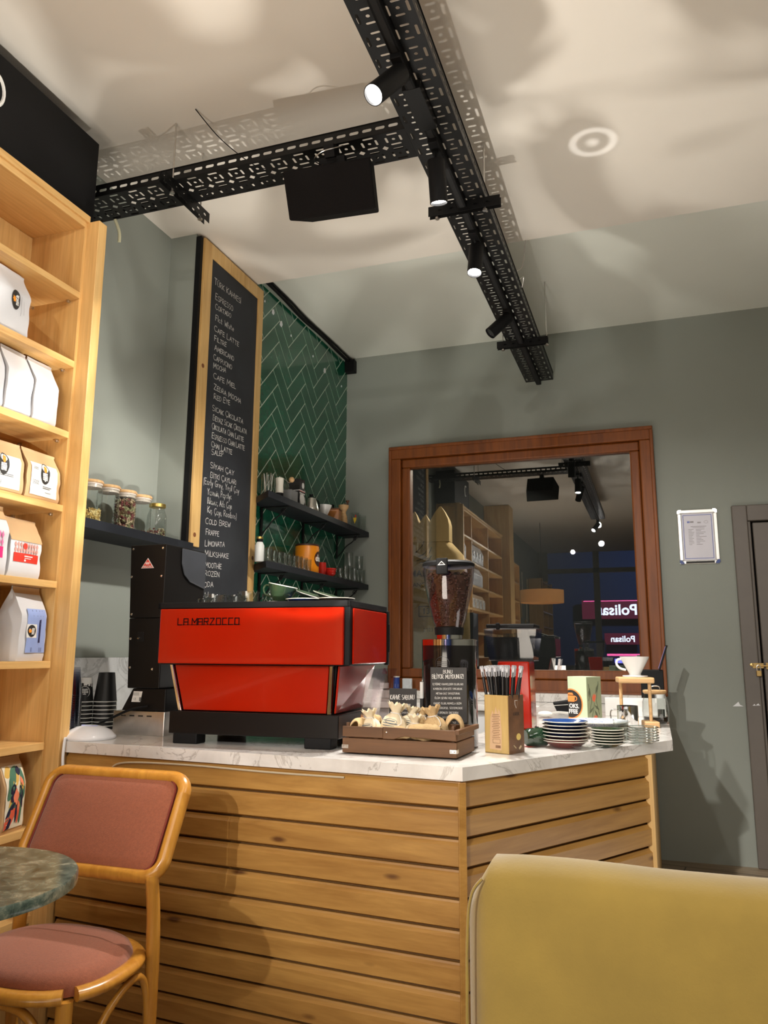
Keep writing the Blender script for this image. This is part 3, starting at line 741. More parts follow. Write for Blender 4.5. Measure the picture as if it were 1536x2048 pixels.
# ================================================================ track spot heads
M_lens = mat('lit_lens', (1,1,1), .4, emit=(1,.97,.93), estr=30)
M_lensoff = mat('dark_lens', (.05,.05,.05), .2)
def spot_head(base, piv, mouth, label, lit=True, r=.032):
    t = thing('track_spotlight', label, 'spotlight', base, 0, 'black cylinder spotlights on the track')
    B = Vector(base); p = Vector(piv)-B; m = Vector(mouth)-B; d = (m-p).normalized()
    b_ = MB(); b_.box(-.017,.017,-.055,.055,-.018,.0); b_.build('adapter', M_black, t, bevel=.002)
    MB().tube([(0,0,-.015),(0,0,p.z*.5),tuple(p)], .006, 8).build('stem', M_black, t, smooth=40)
    q = d.to_track_quat('Z','Y').to_matrix().to_4x4(); L = (m-p).length
    A = Matrix.Translation(p) @ q
    MB(A).lathe([(0,-.012),(r*.96,-.012),(r,-.008),(r,L),(r-.0025,L),(r-.0035,L-.012),(0,L-.012)], 32).build('lamp_head', M_black, t, smooth=40)
    MB(A).lathe([(0,L-.0115),(r-.004,L-.0115),(r-.004,L-.009),(0,L-.007)], 32).build('lens', M_lens if lit else M_lensoff, t, smooth=40)
    return t
zt = TZ-.034
spot_head((-.651, 2.02, zt), (-.651,2.0,2.945), (-.702,1.915,2.825), 'lit spotlight nearest the viewer, tilted to the left')
spot_head((-.651, 2.44, zt), (-.651,2.44,2.93), (-.651,2.475,2.795), 'lit spotlight beside the black speaker, pointing down')
spot_head((-.651, 3.08, zt), (-.651,3.115,2.955), (-.655,3.085,2.825), 'brightly lit spotlight halfway along the track')
spot_head((-.651, 3.90, zt), (-.651,3.87,2.95), (-.735,3.83,2.86), 'small unlit looking spotlight furthest along the track', False)
for x, y, dx, dy in ((-.651,-.55,-.06,.10),):
    spot_head((x,y,zt), (x,y,2.95), (x+dx,y+dy,2.85), 'spotlight on the track above the viewer')
# ================================================================ ceiling speaker
sp = thing('wall_speaker', 'black box loudspeaker hung under the short cable tray', 'speaker', (-1.025, 2.40, 2.872), 4); sp.rotation_euler[0] = radians(27)
b_ = MB(); b_.hull8([(-.165,-.085,-.085),(.165,-.085,-.085),(.135,.09,-.085),(-.135,.09,-.085)], [(-.165,-.085,.085),(.165,-.085,.085),(.135,.09,.085),(-.135,.09,.085)])
b_.build('cabinet', mat('speaker_cloth', (.007,.006,.006), .8, spec=.1, bump=.3, bscale=300), sp, bevel=.006)
b_ = MB(); b_.box(-.05,.05,.0,.03,.084,.12); b_.box(-.02,.02,-.02,.05,.115,.16); b_.build('mount', M_black, sp, bevel=.002)
MB().tube(smoothpath([(-.03,-.01,.09),(-.05,-.05,.11),(-.01,-.07,.13),(.04,-.04,.14),(.05,.0,.15)],5), .002, 6).build('speaker_wire', M_steel, sp, smooth=40)
# black conduit along the top of the tiles, and the leftover bits on the tiles
b_ = MB(); b_.tube(smoothpath([(-2.055,3.72,3.352),(-2.05,4.0,3.345),(-2.055,4.3,3.335),(-2.05,4.6,3.34),(-2.05,4.9,3.335),(-2.045,5.13,3.33)],6), .011, 8)
b_.tube(smoothpath([(-2.04,3.72,3.36),(-2.04,4.1,3.358),(-2.045,4.35,3.352),(-2.04,4.75,3.355),(-2.03,5.13,3.345)],6), .007, 8)
tag(b_.build('cable_bundle', M_black, None, smooth=40), 'bundle of black cables along the top edge of the green tiles', 'cable')
tag(MB().box(-2.075,-2.0,5.09,5.148,3.25,3.345).build('junction_box', M_black, None, bevel=.004), 'small black junction box in the corner above the green tiles', 'junction box')
for i, (y, z, k) in enumerate(((3.82,3.24,1),(3.93,3.22,2.2),(4.04,3.19,2.4),(4.18,3.17,1),(4.52,3.16,1),(4.72,3.13,2.4),(5.03,3.12,1))):
    b_ = MB(); b_.prism([(-.008*k,-.006*k),(.002*k,-.008*k),(.007*k,0),(.002*k,.009*k),(-.006*k,.004*k)], 0, .003, face_px(-2.0735,y,z))
    tag(b_.build('paint_spot', M_white, None), ['white plaster blob on the top tiles beside the chalkboard','white plaster smear second from the chalkboard on the top tiles','branching white plaster smear on the top row of tiles','small white dot just right of the branching smear','white dot halfway along the top tiles','square white plaster smear right of the middle of the top tiles','white dot on the top tiles nearest the corner'][i], 'plaster spot')
# ================================================================ chalkboard
cb_ = thing('chalkboard', 'tall chalkboard menu in a pale wooden frame', 'chalkboard', (0,0,0))
Y0, Y1, ZB, ZT, XF = 3.118, 3.745, 1.40, 3.262, -2.045
M_slate = mat('slate', (.022,.025,.031), .75, var=.2, scale=5)
MB().box(-2.072,XF-.004,Y0+.02,Y1-.02,ZB+.02,ZT-.02).build('slate', M_slate, cb_)
for (ya,yb,za,zb) in ((Y0,Y0+.075,1.69,ZT),(Y1-.055,Y1,ZB,ZT),(Y0+.075,Y1-.055,ZT-.07,ZT)):
    MB().box(-2.07,XF+.006,ya,yb,za,zb).build('frame_rail', M_pine, cb_, bevel=.002)
MB().box(-2.079,XF-.006,Y0-.022,Y0-.001,1.64,ZT).build('edge_strip', M_black, cb_)
for y,z in ((Y0+.03,2.59),(Y0+.03,1.745),(Y1-.025,1.70)):
    MB().lathe([(0,0),(.011,0),(.011,.0012),(0,.0012)], 16, T(XF+.006,y,z)@Ry(90)).build('knot', mat('knot_brown', sr(120,70,36), .6), cb_)
MENU=[
("TÜRK KAHVESİ",3.232,3.054,3.511),("ESPRESSO",3.248,2.976,3.43),("CORTADO",3.252,2.923,3.414),("Flat White",3.258,2.862,3.449),
("CAFE LATTE",3.252,2.805,3.507),("FILTRE",3.257,2.753,3.38),("AMERICANO",3.261,2.703,3.461),("CAPPUCINO",3.256,2.652,3.444),
("MOCHA",3.259,2.606,3.386),("CAFE MIEL",3.264,2.554,3.494),("ZEBRA MOCHA",3.273,2.498,3.552),("RED EYE",3.277,2.447,3.441),
("SICAK ÇİKOLATA",3.268,2.383,3.584),("BEYAZ SICAK ÇİKOLATA",3.277,2.336,3.626),("ÇİKOLATA CHAI LATTE",3.271,2.290,3.596),("ESPRESSO CHAI LATTE",3.275,2.241,3.61),
("CHAI LATTE",3.274,2.197,3.481),("SALEP",3.278,2.157,3.398),("SİYAH ÇAY",3.274,2.089,3.51),("BİTKİ ÇAYLARI",3.278,2.039,3.535),
("(Early Grey, Yeşil Çay",3.218,1.995,3.57),("Yasemin, Papatya",3.258,1.948,3.495),("Ihlamur, Ada Çayı",3.262,1.904,3.499),("Kış Çayı, Rooibos)",3.266,1.859,3.554),
("COLD BREW",3.252,1.802,3.497),("FRAPPE",3.261,1.749,3.387),("LİMONATA",3.257,1.692,3.446),("MİLKSHAKE",3.261,1.643,3.49),
("SMOOTHİE",3.244,1.588,3.424),("FROZEN",3.238,1.546,3.408),("SODA",3.235,1.488,3.356),("SU",3.235,1.435,3.315)]
b_ = MB(); rr = random.Random(7)
for s_, y, z, y2 in MENU:
    low = any(c.islower() for c in s_)
    h = .031 if low else .029
    if z > 2.95: h = .034
    write(b_, s_, (XF-.003, y, z+.014), (0, y2-y, rr.uniform(.008,.02)), (0,0,1), h, .0030, y2-y, .045, 1.0 if low else .82, rr)
b_.build('chalk_lettering', M_chalk, cb_)
# ================================================================ certificate frame
ct = thing('certificate_frame', 'silver snap frame with a certificate on the end wall', 'picture frame', (.292, 5.15, 1.918))
Mf = Matrix(((1,0,0,0),(0,0,-1,0),(0,1,0,0),(0,0,0,1)))
w_, h_ = .232, .342
b_ = MB()
for x0,x1,z0,z1 in ((-w_/2,w_/2,h_/2-.024,h_/2),(-w_/2,w_/2,-h_/2,-h_/2+.022),(-w_/2,-w_/2+.024,-h_/2+.022,h_/2-.024),(w_/2-.024,w_/2,-h_/2+.022,h_/2-.024)):
    b_.box(x0,x1,-.014,0,z0,z1)
b_.build('frame', mat('satin_aluminium', (.75,.74,.70), .3, .7), ct, bevel=.004)
for sx in (-1,1):
    for sz_ in (-1,1):
        MB().prism([(sx*(w_/2+.001),sz_*(h_/2-.026)),(sx*(w_/2+.001),sz_*(h_/2-.008)),(sx*(w_/2-.008),sz_*(h_/2+.001)),(sx*(w_/2-.026),sz_*(h_/2+.001)),(sx*(w_/2-.026),sz_*(h_/2-.010)),(sx*(w_/2-.012),sz_*(h_/2-.026))], .0005, .0165, Mf).build('corner_clip', M_chrome, ct, bevel=.001)
MB().box(-w_/2+.02,w_/2-.02,-.006,-.004,-h_/2+.02,h_/2-.02).build('paper', mat('certificate_paper', sr(214,212,222), .35, var=.03), ct)
b_ = MB(); blu = mat('certificate_blue', sr(120,130,190), .5)
for x0,x1,z0,z1 in framebox(-.084,.084,-.138,.138,.004,0,0): b_.box(x0,x1,-.0068,-.006,z0,z1)
b_.box(-.06,-.045,-.0068,-.006,.087,.099); b_.build('blue_border', blu, ct)
b_ = MB(); gr = mat('grey_print', sr(150,146,150), .6)
for i in range(11): b_.box(-.055,-.055+[.03,.02,.034,.03,.026,.02,.03,.022,.028,.03,.018][i],-.0068,-.006,.045-i*.0095,.0475-i*.0095); b_.box(-.012,-.012+[.05,.03,.056,.045,.02,.06,.03,.04,.05,.02,.035][i],-.0068,-.006,.045-i*.0095,.0475-i*.0095)
b_.box(-.04,.05,-.0068,-.006,.062,.065); b_.box(-.03,.04,-.0068,-.006,.056,.058); b_.box(-.043,-.022,-.0068,-.006,.088,.098)
for k in range(2): b_.box(.0,.02,-.0068,-.006,.084+k*.005,.087+k*.005)
b_.tube([(.05+.012*cos(a*pi/8),-.0065,.09+.008*sin(a*pi/8)) for a in range(16)], .0008, 4, closed=True)
b_.build('print_lines', gr, ct)
b_ = MB(); b_.box(-.08,.084,-.0165,-.014,-h_/2+.004,-h_/2+.017); b_.build('dark_strip', M_ink, ct)
# ================================================================ espresso machine
M_red = mat('red_enamel', (.35,.009,.001), .16, var=.03, scale=2, coat=.25, spec=.4)
em = thing('espresso_machine', 'large red and black espresso machine with its back to the room', 'espresso machine', (-1.2475, 2.268, .9), 2.0)
# local: x -.335..+.335, y 0..0.52
hw = .338
MB().box(-hw-.006,hw+.008,.012,.405,.257,.452).build('upper_body', M_black, em, bevel=.004)
MB().box(-hw+.006,hw-.010,-.002,.0115,.260,.440).build('back_panel', M_red, em, bevel=.003)
MB().box(hw+.0085,hw+.014,.030,.388,.262,.438).build('side_panel', M_red, em, bevel=.003)
MB().box(-hw-.012,-hw-.0065,.030,.388,.262,.438).build('side_panel', M_red, em, bevel=.003)
b_ = MB(); b_.box(hw+.002,hw+.018,.392,.410,.255,.446); b_.box(hw+.014,hw+.022,.396,.404,.30,.40); b_.build('rear_trim', M_black, em, bevel=.002)
# cup rail around the top
b_ = MB(); b_.box(-hw-.008,hw+.010,.004,.014,.442,.462); b_.box(-hw-.008,-hw+.004,.004,.405,.442,.462); b_.box(hw-.002,hw+.010,.004,.405,.442,.462); b_.build('cup_rail', M_black, em, bevel=.002)
# lower body, tapered
b_ = MB(); b_.hull8([(-.262,.055,.105),(.275,.055,.105),(.24,.36,.105),(-.24,.36,.105)], [(-.292,.048,.257),(.29,.048,.257),(.30,.38,.257),(-.30,.38,.257)]); b_.build('lower_body', M_black, em)
b_ = MB(); b_.hull8([(-.252,.042,.108),(.258,.042,.108),(.258,.052,.108),(-.252,.052,.108)], [(-.288,.035,.256),(.268,.035,.256),(.268,.046,.256),(-.288,.046,.256)]); b_.build('lower_panel', M_red, em, bevel=.002)
b_ = MB(); b_.hull8([(.282,.05,.108),(.288,.05,.108),(.274,.36,.108),(.266,.36,.108)], [(.296,.042,.256),(.303,.042,.256),(.312,.38,.256),(.304,.38,.256)]); b_.build('lower_side_panel', M_red, em, bevel=.002)
for sx, xt, xb in ((-1,-.298,-.262),(1,.278,.270)):
    b_ = MB(); b_.hull8([(xb-.006,.036,.105),(xb+.006,.036,.105),(xb+.006,.05,.105),(xb-.006,.05,.105)], [(xt-.006,.028,.257),(xt+.006,.028,.257),(xt+.006,.044,.257),(xt-.006,.044,.257)]); b_.build('steel_edge', M_chrome, em, bevel=.002)
MB().box(-.297,.305,.030,.405,.032,.105).build('base', mat('base_black', (.006,.005,.005), .3, spec=.25), em, bevel=.003)
for x in (-.235,.235):
    for y in (.06,.36): MB().box(x-.045,x+.045,y-.03,y+.03,0,.034).build('foot', M_black, em, bevel=.004)
# linked letter logo
LOGO = {'L':[[(0,1),(0,0),(.5,0)]], 'A':[[(0,0),(0,.95),(.55,.95),(.55,0)],[(0,.45),(.55,.45)]], 'M':[[(0,0),(0,1),(.32,.35),(.64,1),(.64,0)]], 'R':[[(0,0),(0,1),(.5,1),(.5,.5),(0,.5)],[(.3,.5),(.5,0)]],
 'Z':[[(0,1),(.5,1),(0,0),(.5,0)]], 'O':[[(0,0),(0,1),(.52,1),(.52,0),(0,0)]], 'T':[[(0,1),(.55,1)],[(.18,1),(.18,0),(.6,0)]], 'C':[[(.52,1),(0,1),(0,0),(.52,0)]], 'E':[[(.5,1),(0,1),(0,0),(.5,0)]]}
b_ = MB(); x = 0; word = 'LA MARZOCCO'; Hh = .021
adv = sum((.30 if c == ' ' else .78) for c in word); kx = .235/adv
for c in word:
    if c == ' ': x += .30*kx; continue
    for st in LOGO[c]:
        for (a0,a1),(c0,c1) in zip(st, st[1:]):
            P0 = Vector((-.262+x+a0*kx, -.0036, .387+a1*Hh)); P1 = Vector((-.262+x+c0*kx, -.0036, .387+c1*Hh)); d = (P1-P0); d.normalize(); n_ = Vector((-d.z,0,d.x))*.0015; e = d*.0014
            b_.quad(P0-n_-e, P1-n_+e, P1+n_+e, P0+n_-e)
    x += .78*kx
b_.box(-.258,-.258+.228,-.0037,-.0030,.3862,.3878)
b_.build('logo', mat('logo_black', (.006,.004,.004), .9, spec=.05), em)
# ---------------------------------------------------------------- cups on the machine
TOPZ = 1.3525
def tumbler(label, loc, r, h, m=M_glassg, group=None, name='drinking_glass', rb=.82, rx=0, ry=0, cat='glass'):
    mb = MB(); mb.lathe([(0,0),(r*rb,0),(r*rb+.0015,.002),(r,h),(r-.0018,h),(r*rb-.0015,.008),(0,.008)], 28, cap=False)
    o = mb.build(name, m, None, smooth=40); o.location = loc; o.rotation_euler = (radians(rx),radians(ry),0); return tag(o, label, cat, group)
gl = 'espresso glasses on top of the machine'
tumbler('tiny glass at the left end of the machine top', (-1.50,2.40,TOPZ), .026,.030, group=gl)
tumbler('wide espresso glass second from the left on the machine top', (-1.435,2.36,TOPZ), .036,.042, group=gl)
tumbler('espresso glass behind the wide one on the machine top', (-1.385,2.42,TOPZ), .036,.042, group=gl)
tumbler('taller espresso glass beside the green cup on the machine', (-1.315,2.38,TOPZ), .038,.050, group=gl)
tumbler('espresso glass half hidden behind the green cup handle', (-1.255,2.44,TOPZ), .036,.046, group=gl)
M_green = mat('dark_green_glaze', (.025,.045,.022), .12, coat=.6); M_navy = mat('navy_glaze', (.008,.016,.075), .12, coat=.6)
M_brown = mat('brown_glaze', (.055,.042,.034), .15, coat=.5); M_cream = mat('cream_glaze', (.74,.70,.62), .2, coat=.4)
def cup(label, loc, m, rx=0, ry=0, rz=0, r=.046, h=.052):
    t = thing('coffee_cup', label, 'cup', loc); t.rotation_euler = (radians(rx),radians(ry),radians(rz))
    MB().lathe([(0,0),(.024,0),(.026,.004),(.036,.02),(.044,.04),(r,h),(r-.003,h),(.04,.038),(.03,.014),(0,.008)], 32, cap=False).build('bowl', m, t, smooth=50)
    MB().tube([(r-.0015+.0*a,0,h) for a in range(1)] + [(cos(2*pi*a/32)*(r-.0015), sin(2*pi*a/32)*(r-.0015), h) for a in range(1,32)], .0016, 6, closed=True).build('rim', M_cream, t, smooth=50)
    MB().tube(smoothpath([(-.040,0,.044),(-.062,0,.046),(-.070,0,.032),(-.058,0,.014),(-.034,0,.012)],6), .0035, 8).build('handle', m, t, smooth=50)
    return t
def plate_mb(r, h, foot=.6, seg=40):
    return MB().lathe([(0,.002),(r*foot-.004,.002),(r*foot-.003,0),(r*foot,0),(r*foot+.004,.004),(r*.9,h*.75),(r,h),(r-.002,h+.0015),(r*.88,h*.78+.002),(r*.6,.006),(0,.006)], seg, cap=False)
def plate(label, loc, r, h, m, rimm=None, rx=0, ry=0, group=None, name='saucer', cat='saucer', innerm=None):
    t = thing(name, label, cat, loc, 0, group); t.rotation_euler = (radians(rx),radians(ry),0)
    plate_mb(r, h).build('dish', m, t, smooth=50)
    if rimm: MB().tube([(cos(2*pi*a/40)*(r-.001), sin(2*pi*a/40)*(r-.001), h) for a in range(40)], .0016, 6, closed=True).build('rim', rimm, t, smooth=50)
    if innerm: MB().lathe([(0,.0072),(r*.62,.0072),(r*.88,h*.78+.0032),(r*.97,h+.0005)], 40, cap=False).build('glazed_well', innerm, t, smooth=50)
    return t
plate('green saucer with pale rim lying under the green cup', (-1.185,2.36,TOPZ), .062,.010, M_green, M_cream)
cup('dark green coffee cup tipped over on the machine', (-1.185,2.36,TOPZ+.012), M_green, ry=12, r=.050, h=.056)
plate('green saucer leaning behind the tipped green cup', (-1.115,2.46,TOPZ+.028), .072,.014, M_green, M_cream, ry=18)
plate('second leaning green saucer right of the tipped cup', (-1.060,2.50,TOPZ+.026), .066,.014, M_green, M_cream, ry=17)
plate('navy blue plate with a pale rim on the machine', (-1.085,2.35,TOPZ), .066,.018, M_navy, M_cream)
plate('brown grey plate at the right end of the machine top', (-.985,2.37,TOPZ), .063,.020, M_brown, M_cream)
# ================================================================ tall shop grinder
mg = thing('shop_grinder', 'tall black shop grinder with a red triangle badge', 'coffee grinder', (-1.79,2.455,.9))
MB().box(-.105,.115,-.005,.195,.0,.085).build('steel_base', M_steel, mg, bevel=.002)
b_ = MB()
for i in range(4): b_.box(-.070+i*.037,-.050+i*.037,-.0062,-.0045,.066,.071)
b_.build('vent_slots', M_ink, mg)
# sloped foot, tapering column (profile in x,z of the panel that faces the room)
body = mat('grinder_black', (.007,.006,.0055), .4, spec=.2)
b_ = MB(); b_.hull8([(-.075,.0,.086),(.112,.0,.086),(.132,.22,.086),(-.06,.2,.086)], [(-.030,.0,.165),(.112,.0,.165),(.132,.22,.165),(-.02,.2,.165)]); b_.build('foot_housing', body, mg, bevel=.003)
b_ = MB(); b_.hull8([(-.052,-.004,.166),(.085,-.004,.166),(.087,.262,.166),(-.02,.262,.166)], [(-.062,-.004,.42),(.085,-.004,.42),(.087,.262,.42),(-.03,.262,.42)])
b_.hull8([(-.062,-.004,.421),(.085,-.004,.421),(.087,.262,.421),(-.03,.262,.421)], [(-.075,-.004,.695),(.085,-.004,.695),(.087,.262,.695),(-.04,.262,.695)]); b_.build('housing', body, mg, bevel=.003)
for x,z in ((-.062,.68),(.070,.68),(-.062,.575),(.070,.575),(-.052,.435),(-.050,.345),(-.045,.24),(.052,.235)):
    MB().lathe([(.0045,0),(.0045,.002),(.003,.0035),(0,.0035)], 12, face_ny(x,-.004,z)).build('screw', M_chrome, mg, smooth=40)
b_ = MB(); b_.prism([(-.028,-.016),(.028,-.016),(0,.022)], 0, .0012, face_ny(.006,-.0042,.622)); b_.build('badge_edge', M_print, mg)
b_ = MB(); b_.prism([(-.0245,-.0142),(.0245,-.0142),(0,.019)], .0012, .0018, face_ny(.006,-.0042,.622)); b_.build('badge', mat('badge_red', (.62,.05,.03), .4), mg)
b_ = MB()
for k in range(-2,3): b_.prism([(k*.0030-.0010,-.002),(k*.0030+.0010,-.002),(k*.0046+.0010,.0075-abs(k)*.001),(k*.0046-.0010,.0075-abs(k)*.001)], .0019, .0024, face_ny(.006,-.0042,.622))
write(b_, 'MAHLKONIG', (.006-.0205,-.0064,.622-.0125), (1,0,0), (0,0,1), .006, .0011, .041)
b_.build('badge_print', M_print, mg)
MB().box(-.02,.006,-.0055,-.004,.335,.37).build('toggle_plate', M_blackpaint, mg, bevel=.001)
MB().tube([(-.012,-.006,.348),(-.012,-.013,.346)], .003, 8).build('toggle', M_chrome, mg, smooth=40)
b_ = MB(); b_.prism([(-.020,-.018),(.018,-.018),(.026,.020),(-.012,.020)], 0, .001, Matrix(((1,0,0,-.012),(0,.0,-1,-.0008),(0,1,0,.135),(0,0,0,1)))); b_.build('rating_label', M_print, mg)
b_ = MB(); write(b_, 'CE', (-.022,-.0024,.124), (1,0,0), (0,0,1), .007, .0008, .012)
for k in range(4): b_.box(-.028,.0,-.0024,-.002,.141+k*.003,.1418+k*.003)
for k in range(6): b_.box(.0015+k*.0022,.0028+k*.0022,-.0024,-.002,.120,.134)
b_.build('label_print', M_ink, mg)
# right hand part: big motor drum partly seen beside it
b_ = MB(); b_.prism([(.09,.69),(.258,.69),(.258,.545),(.15,.565),(.11,.59),(.092,.63)], 0, .006, face_px(.088,0,0)); b_.build('side_cover', mat('grinder_blueblack', (.035,.038,.046), .5), mg, bevel=.003)
tag(MB().tube(smoothpath([(-1.74,2.44,1.005),(-1.80,2.41,.99),(-1.88,2.40,.955),(-1.96,2.40,.925),(-2.03,2.42,.908)],8), .0045, 8).build('power_cable', M_black, None, smooth=40), 'black power cable running from the shop grinder to the left', 'cable')
# ================================================================ espresso grinder with a full hopper
eg = thing('espresso_grinder', 'black cylindrical grinder with a hopper full of beans', 'coffee grinder', (-.647,2.545,.9)); eg.scale = (1.095,1.095,1.015)
MB().lathe([(0,0),(.080,0),(.083,.004),(.083,.318),(0,.318)], 48).build('body', mat('gloss_black', (.008,.007,.007), .12, coat=.5), eg, smooth=40)
MB().lathe([(.0835,.318),(.0835,.337),(.078,.3385),(0,.3385)], 48).build('chrome_ring', M_chrome, eg, smooth=40)
MB().lathe([(.040,.3385),(.040,.352),(0,.352)], 32).build('adjuster', M_chrome, eg, smooth=40)
MB().lathe([(.0,.352),(.043,.352),(.045,.375),(.042,.378),(0,.378)], 32).build('hopper_collar', M_black, eg, smooth=40)
hp = [(.043,.376),(.050,.400),(.062,.455),(.0735,.515),(.0785,.555),(.0785,.574)]
MB().lathe(hp+[(r-.002,z) for r,z in hp[::-1]], 48, cap=False).build('hopper', glass('hopper_plastic', (.90,.88,.92), 1.0, .03, .06), eg, smooth=60)
lid = MB().lathe([(0,.576),(.080,.576),(.081,.582),(.081,.586),(.074,.5925),(0,.5925)][0:], 48).build('hopper_lid', M_black, eg, smooth=40)
MB().box(-.018,.018,-.083,-.074,.545,.597).build('lid_tab', M_black, eg, bevel=.003)
b_ = MB(); b_.prism([(-.012,0),(.012,0),(0,.013)], 0, .0008, face_ny(0,-.0832,.574)); b_.build('lid_badge', M_print, eg)
b_ = MB(); b_.prism([(-.0085,.0018),(.0085,.0018),(0,.0105)], .0008, .0014, face_ny(0,-.0832,.574)); b_.build('lid_badge_centre', M_ink, eg)
# roasted beans: a heap nobody could count
bb = MB(); rr = random.Random(5)
bean = MB().sphere((0,0,0), 1, 8, 6)
for k in range(900):
    z = rr.uniform(.385,.552); rmax = .044+(z-.385)*.17; ph = rr.uniform(0,2*pi)
    rad = (rmax-.0065) if k % 4 else rr.uniform(0, rmax-.008)
    if k % 9 == 0: z = .552+rr.uniform(-.004,.004); rad = rr.uniform(0,.062)
    M = T(rad*cos(ph), rad*sin(ph), z) @ Matrix.Rotation(rr.uniform(0,6), 4, Vector((rr.random(),rr.random(),rr.random()+.1)).normalized()) @ Matrix.Diagonal((.0060,.0042,.0034,1))
    bb.add(bean.v, bean.f, M)
M_bean = mat('roasted_bean', (.085,.032,.014), .38, var=.35, scale=120)
beans = bb.build('coffee_beans', M_bean, eg, smooth=60); beans['kind'] = 'stuff'
MB().lathe([(0,.380),(.036,.380),(.050,.46),(.060,.545),(0,.545)], 32).build('bean_core', M_bean, eg, smooth=60)
b_ = MB(); b_.tube([(.021*cos(a*pi/12),-.0836+.0028*0,.262+.021*sin(a*pi/12)) for a in range(24)], .0008, 4, closed=True)
for k in range(3): b_.box(-.016,.016,-.0842,-.0832,.2555+k*.005,.2570+k*.005)
for k in range(4): b_.box(-.024+k*.001,.024-k*.001,-.0842,-.0825,.228-k*.007,.2292-k*.007)
b_.build('embossed_logo', mat('dim_emboss', (.03,.026,.025), .3), eg)
# ================================================================ red grinder
rg = thing('coffee_grinder', 'red grinder with a clear square hopper', 'coffee grinder', (-.515,3.03,.9))
MB().box(-.075,.075,-.075,.10,.0,.02).build('base', M_black, rg, bevel=.004)
b_ = MB(); b_.hull8([(-.03,-.055,.02),(.070,-.055,.02),(.070,.08,.02),(-.03,.08,.02)], [(-.055,-.055,.268),(.066,-.055,.268),(.066,.08,.268),(-.055,.08,.268)]); b_.build('body', M_red, rg, bevel=.006)
def frust(a, b, z0, z1, t=.0025, op=True):
    mb = MB(); sq = lambda s_, z: [(-s_,-s_*.8,z),(s_,-s_*.8,z),(s_,s_*.8,z),(-s_,s_*.8,z)]
    mb.loft([sq(a,z0), sq(b,z1)], caps=False); mb.loft([sq(a-t,z0), sq(b-t,z1)], caps=False); mb.add(sq(a,z0), [(0,3,2,1)]); return mb
frust(.084,.100,.272,.388).build('hopper', M_acryl, rg)
for s_ in ((.1,.3885),(.085,.2725)):
    q = [(-s_[0],-s_[0]*.8,s_[1]),(s_[0],-s_[0]*.8,s_[1]),(s_[0],s_[0]*.8,s_[1]),(-s_[0],s_[0]*.8,s_[1])]
    MB().tube(q, .0022, 6, closed=True).build('hopper_edge', M_acryl, rg)

MB().box(-.092,.092,-.073,.073,.392,.408).build('hopper_lid', M_black, rg, bevel=.004)
MB().box(-.052,-.038,-.084,-.070,.386,.412).build('lid_clip', M_black, rg, bevel=.003)
# ================================================================ coffee bags on the shelves
M_bagw = mat('white_foil_bag', (.66,.66,.68), .38, var=.02, bump=.6, bscale=9)
M_bagk = mat('kraft_bag', sr(196,160,116), .7, var=.05, bump=.4, bscale=11)
M_bagdk = mat('kraft_dark', sr(150,118,84), .7, var=.05, bump=.3, bscale=11)
M_lblue = mat('blue_label', sr(150,170,222), .6, var=.02)
M_lred = mat('red_label', sr(208,50,34), .6); M_lpink = mat('pink_label', sr(222,40,120), .6); M_lrose = mat('rose_pattern', sr(226,150,140), .6)
M_orange = mat('logo_orange', sr(240,150,40), .5)
def bag(name, label, loc, w, h, d, m, rz=0, group=None, topm=None, fold=.0, lean=0, seedn=1, kraftfold=False):
    """stand-up bag: local x = depth (front is +x), y = width, z up"""
    t = thing(name, label, 'coffee bag', loc, rz, group); rd = random.Random(seedn)
    if lean: t.rotation_euler = (radians(lean), 0, radians(rz))
    ph = rd.uniform(0, 6)
    def sec(k):   # k 0..1 height -> half depth, half width
        if k < .08: hd = d*.5*(.86+.14*k/.08)
        elif k < .62: hd = d*.5
        else: hd = d*.5*max(.03, 1-((k-.62)/.34)**1.15)
        hw_ = w*.5*(1-.03*sin(k*3)) ; return hd, hw_
    rings = []; n = 26
    for i in range(n+1):
        k = i/n; hd, hw_ = sec(k); z = h*k; r = []
        for (py, px) in [(-1,-1),(-1,-.5),(-1,0),(-1,.5),(-1,1),(-.6,1),(-.2,1),(.2,1),(.6,1),(1,1),(1,.5),(1,0),(1,-.5),(1,-1),(.5,-1),(0,-1),(-.5,-1)]:
            pinch = 1-.09*(1-abs(px))*(abs(py) > .99)*(min(1,k*1.4))
            bul = 1+.10*(1-py*py)*(px > .9)*sin(min(1,k/.8)*pi)
            nz = noise.noise(Vector((py*1.5+seedn*3.1, px*1.5, k*5+ph)))*.0035*min(1,k*8)
            r.append((px*hd*bul+nz, py*hw_*pinch+nz, z))
        rings.append(r)
    MB().loft(rings).build('pouch', m, t, smooth=50)
    def front(u, v, off=.0009):   # u -1..1, v 0..1
        hd, hw_ = sec(v); y = u*hw_
        bul = 1+.10*(1-u*u)*sin(min(1,v/.8)*pi); nz = abs(noise.noise(Vector((u*1.5+seedn*3.1, 1.5, v*5+ph)))*.0035*min(1,v*8))
        return Vector((hd*bul+nz+off, y, h*v))
    if topm:
        MB().grid(lambda u, v: front(-1.0+2.0*u, .80+.195*v, .0016), 10, 8).build('top_band', topm, t, smooth=50)
    t_front = front
    return t, front
def label(t, front, name, m, u0, u1, v0, v1, off=.0014):
    return MB().grid(lambda u, v: front(u0+(u1-u0)*u, v0+(v1-v0)*v, off), 12, 14).build(name, m, t, smooth=50)
def lines(t, front, name, m, rows, off=.0022):
    b_ = MB()
    for (u0, u1, v, th) in rows: b_.grid(lambda u, v_, a=u0, b=u1, c=v, d=th: front(a+(b-a)*u, c+d*v_, off), 6, 1)
    return b_.build(name, m, t)
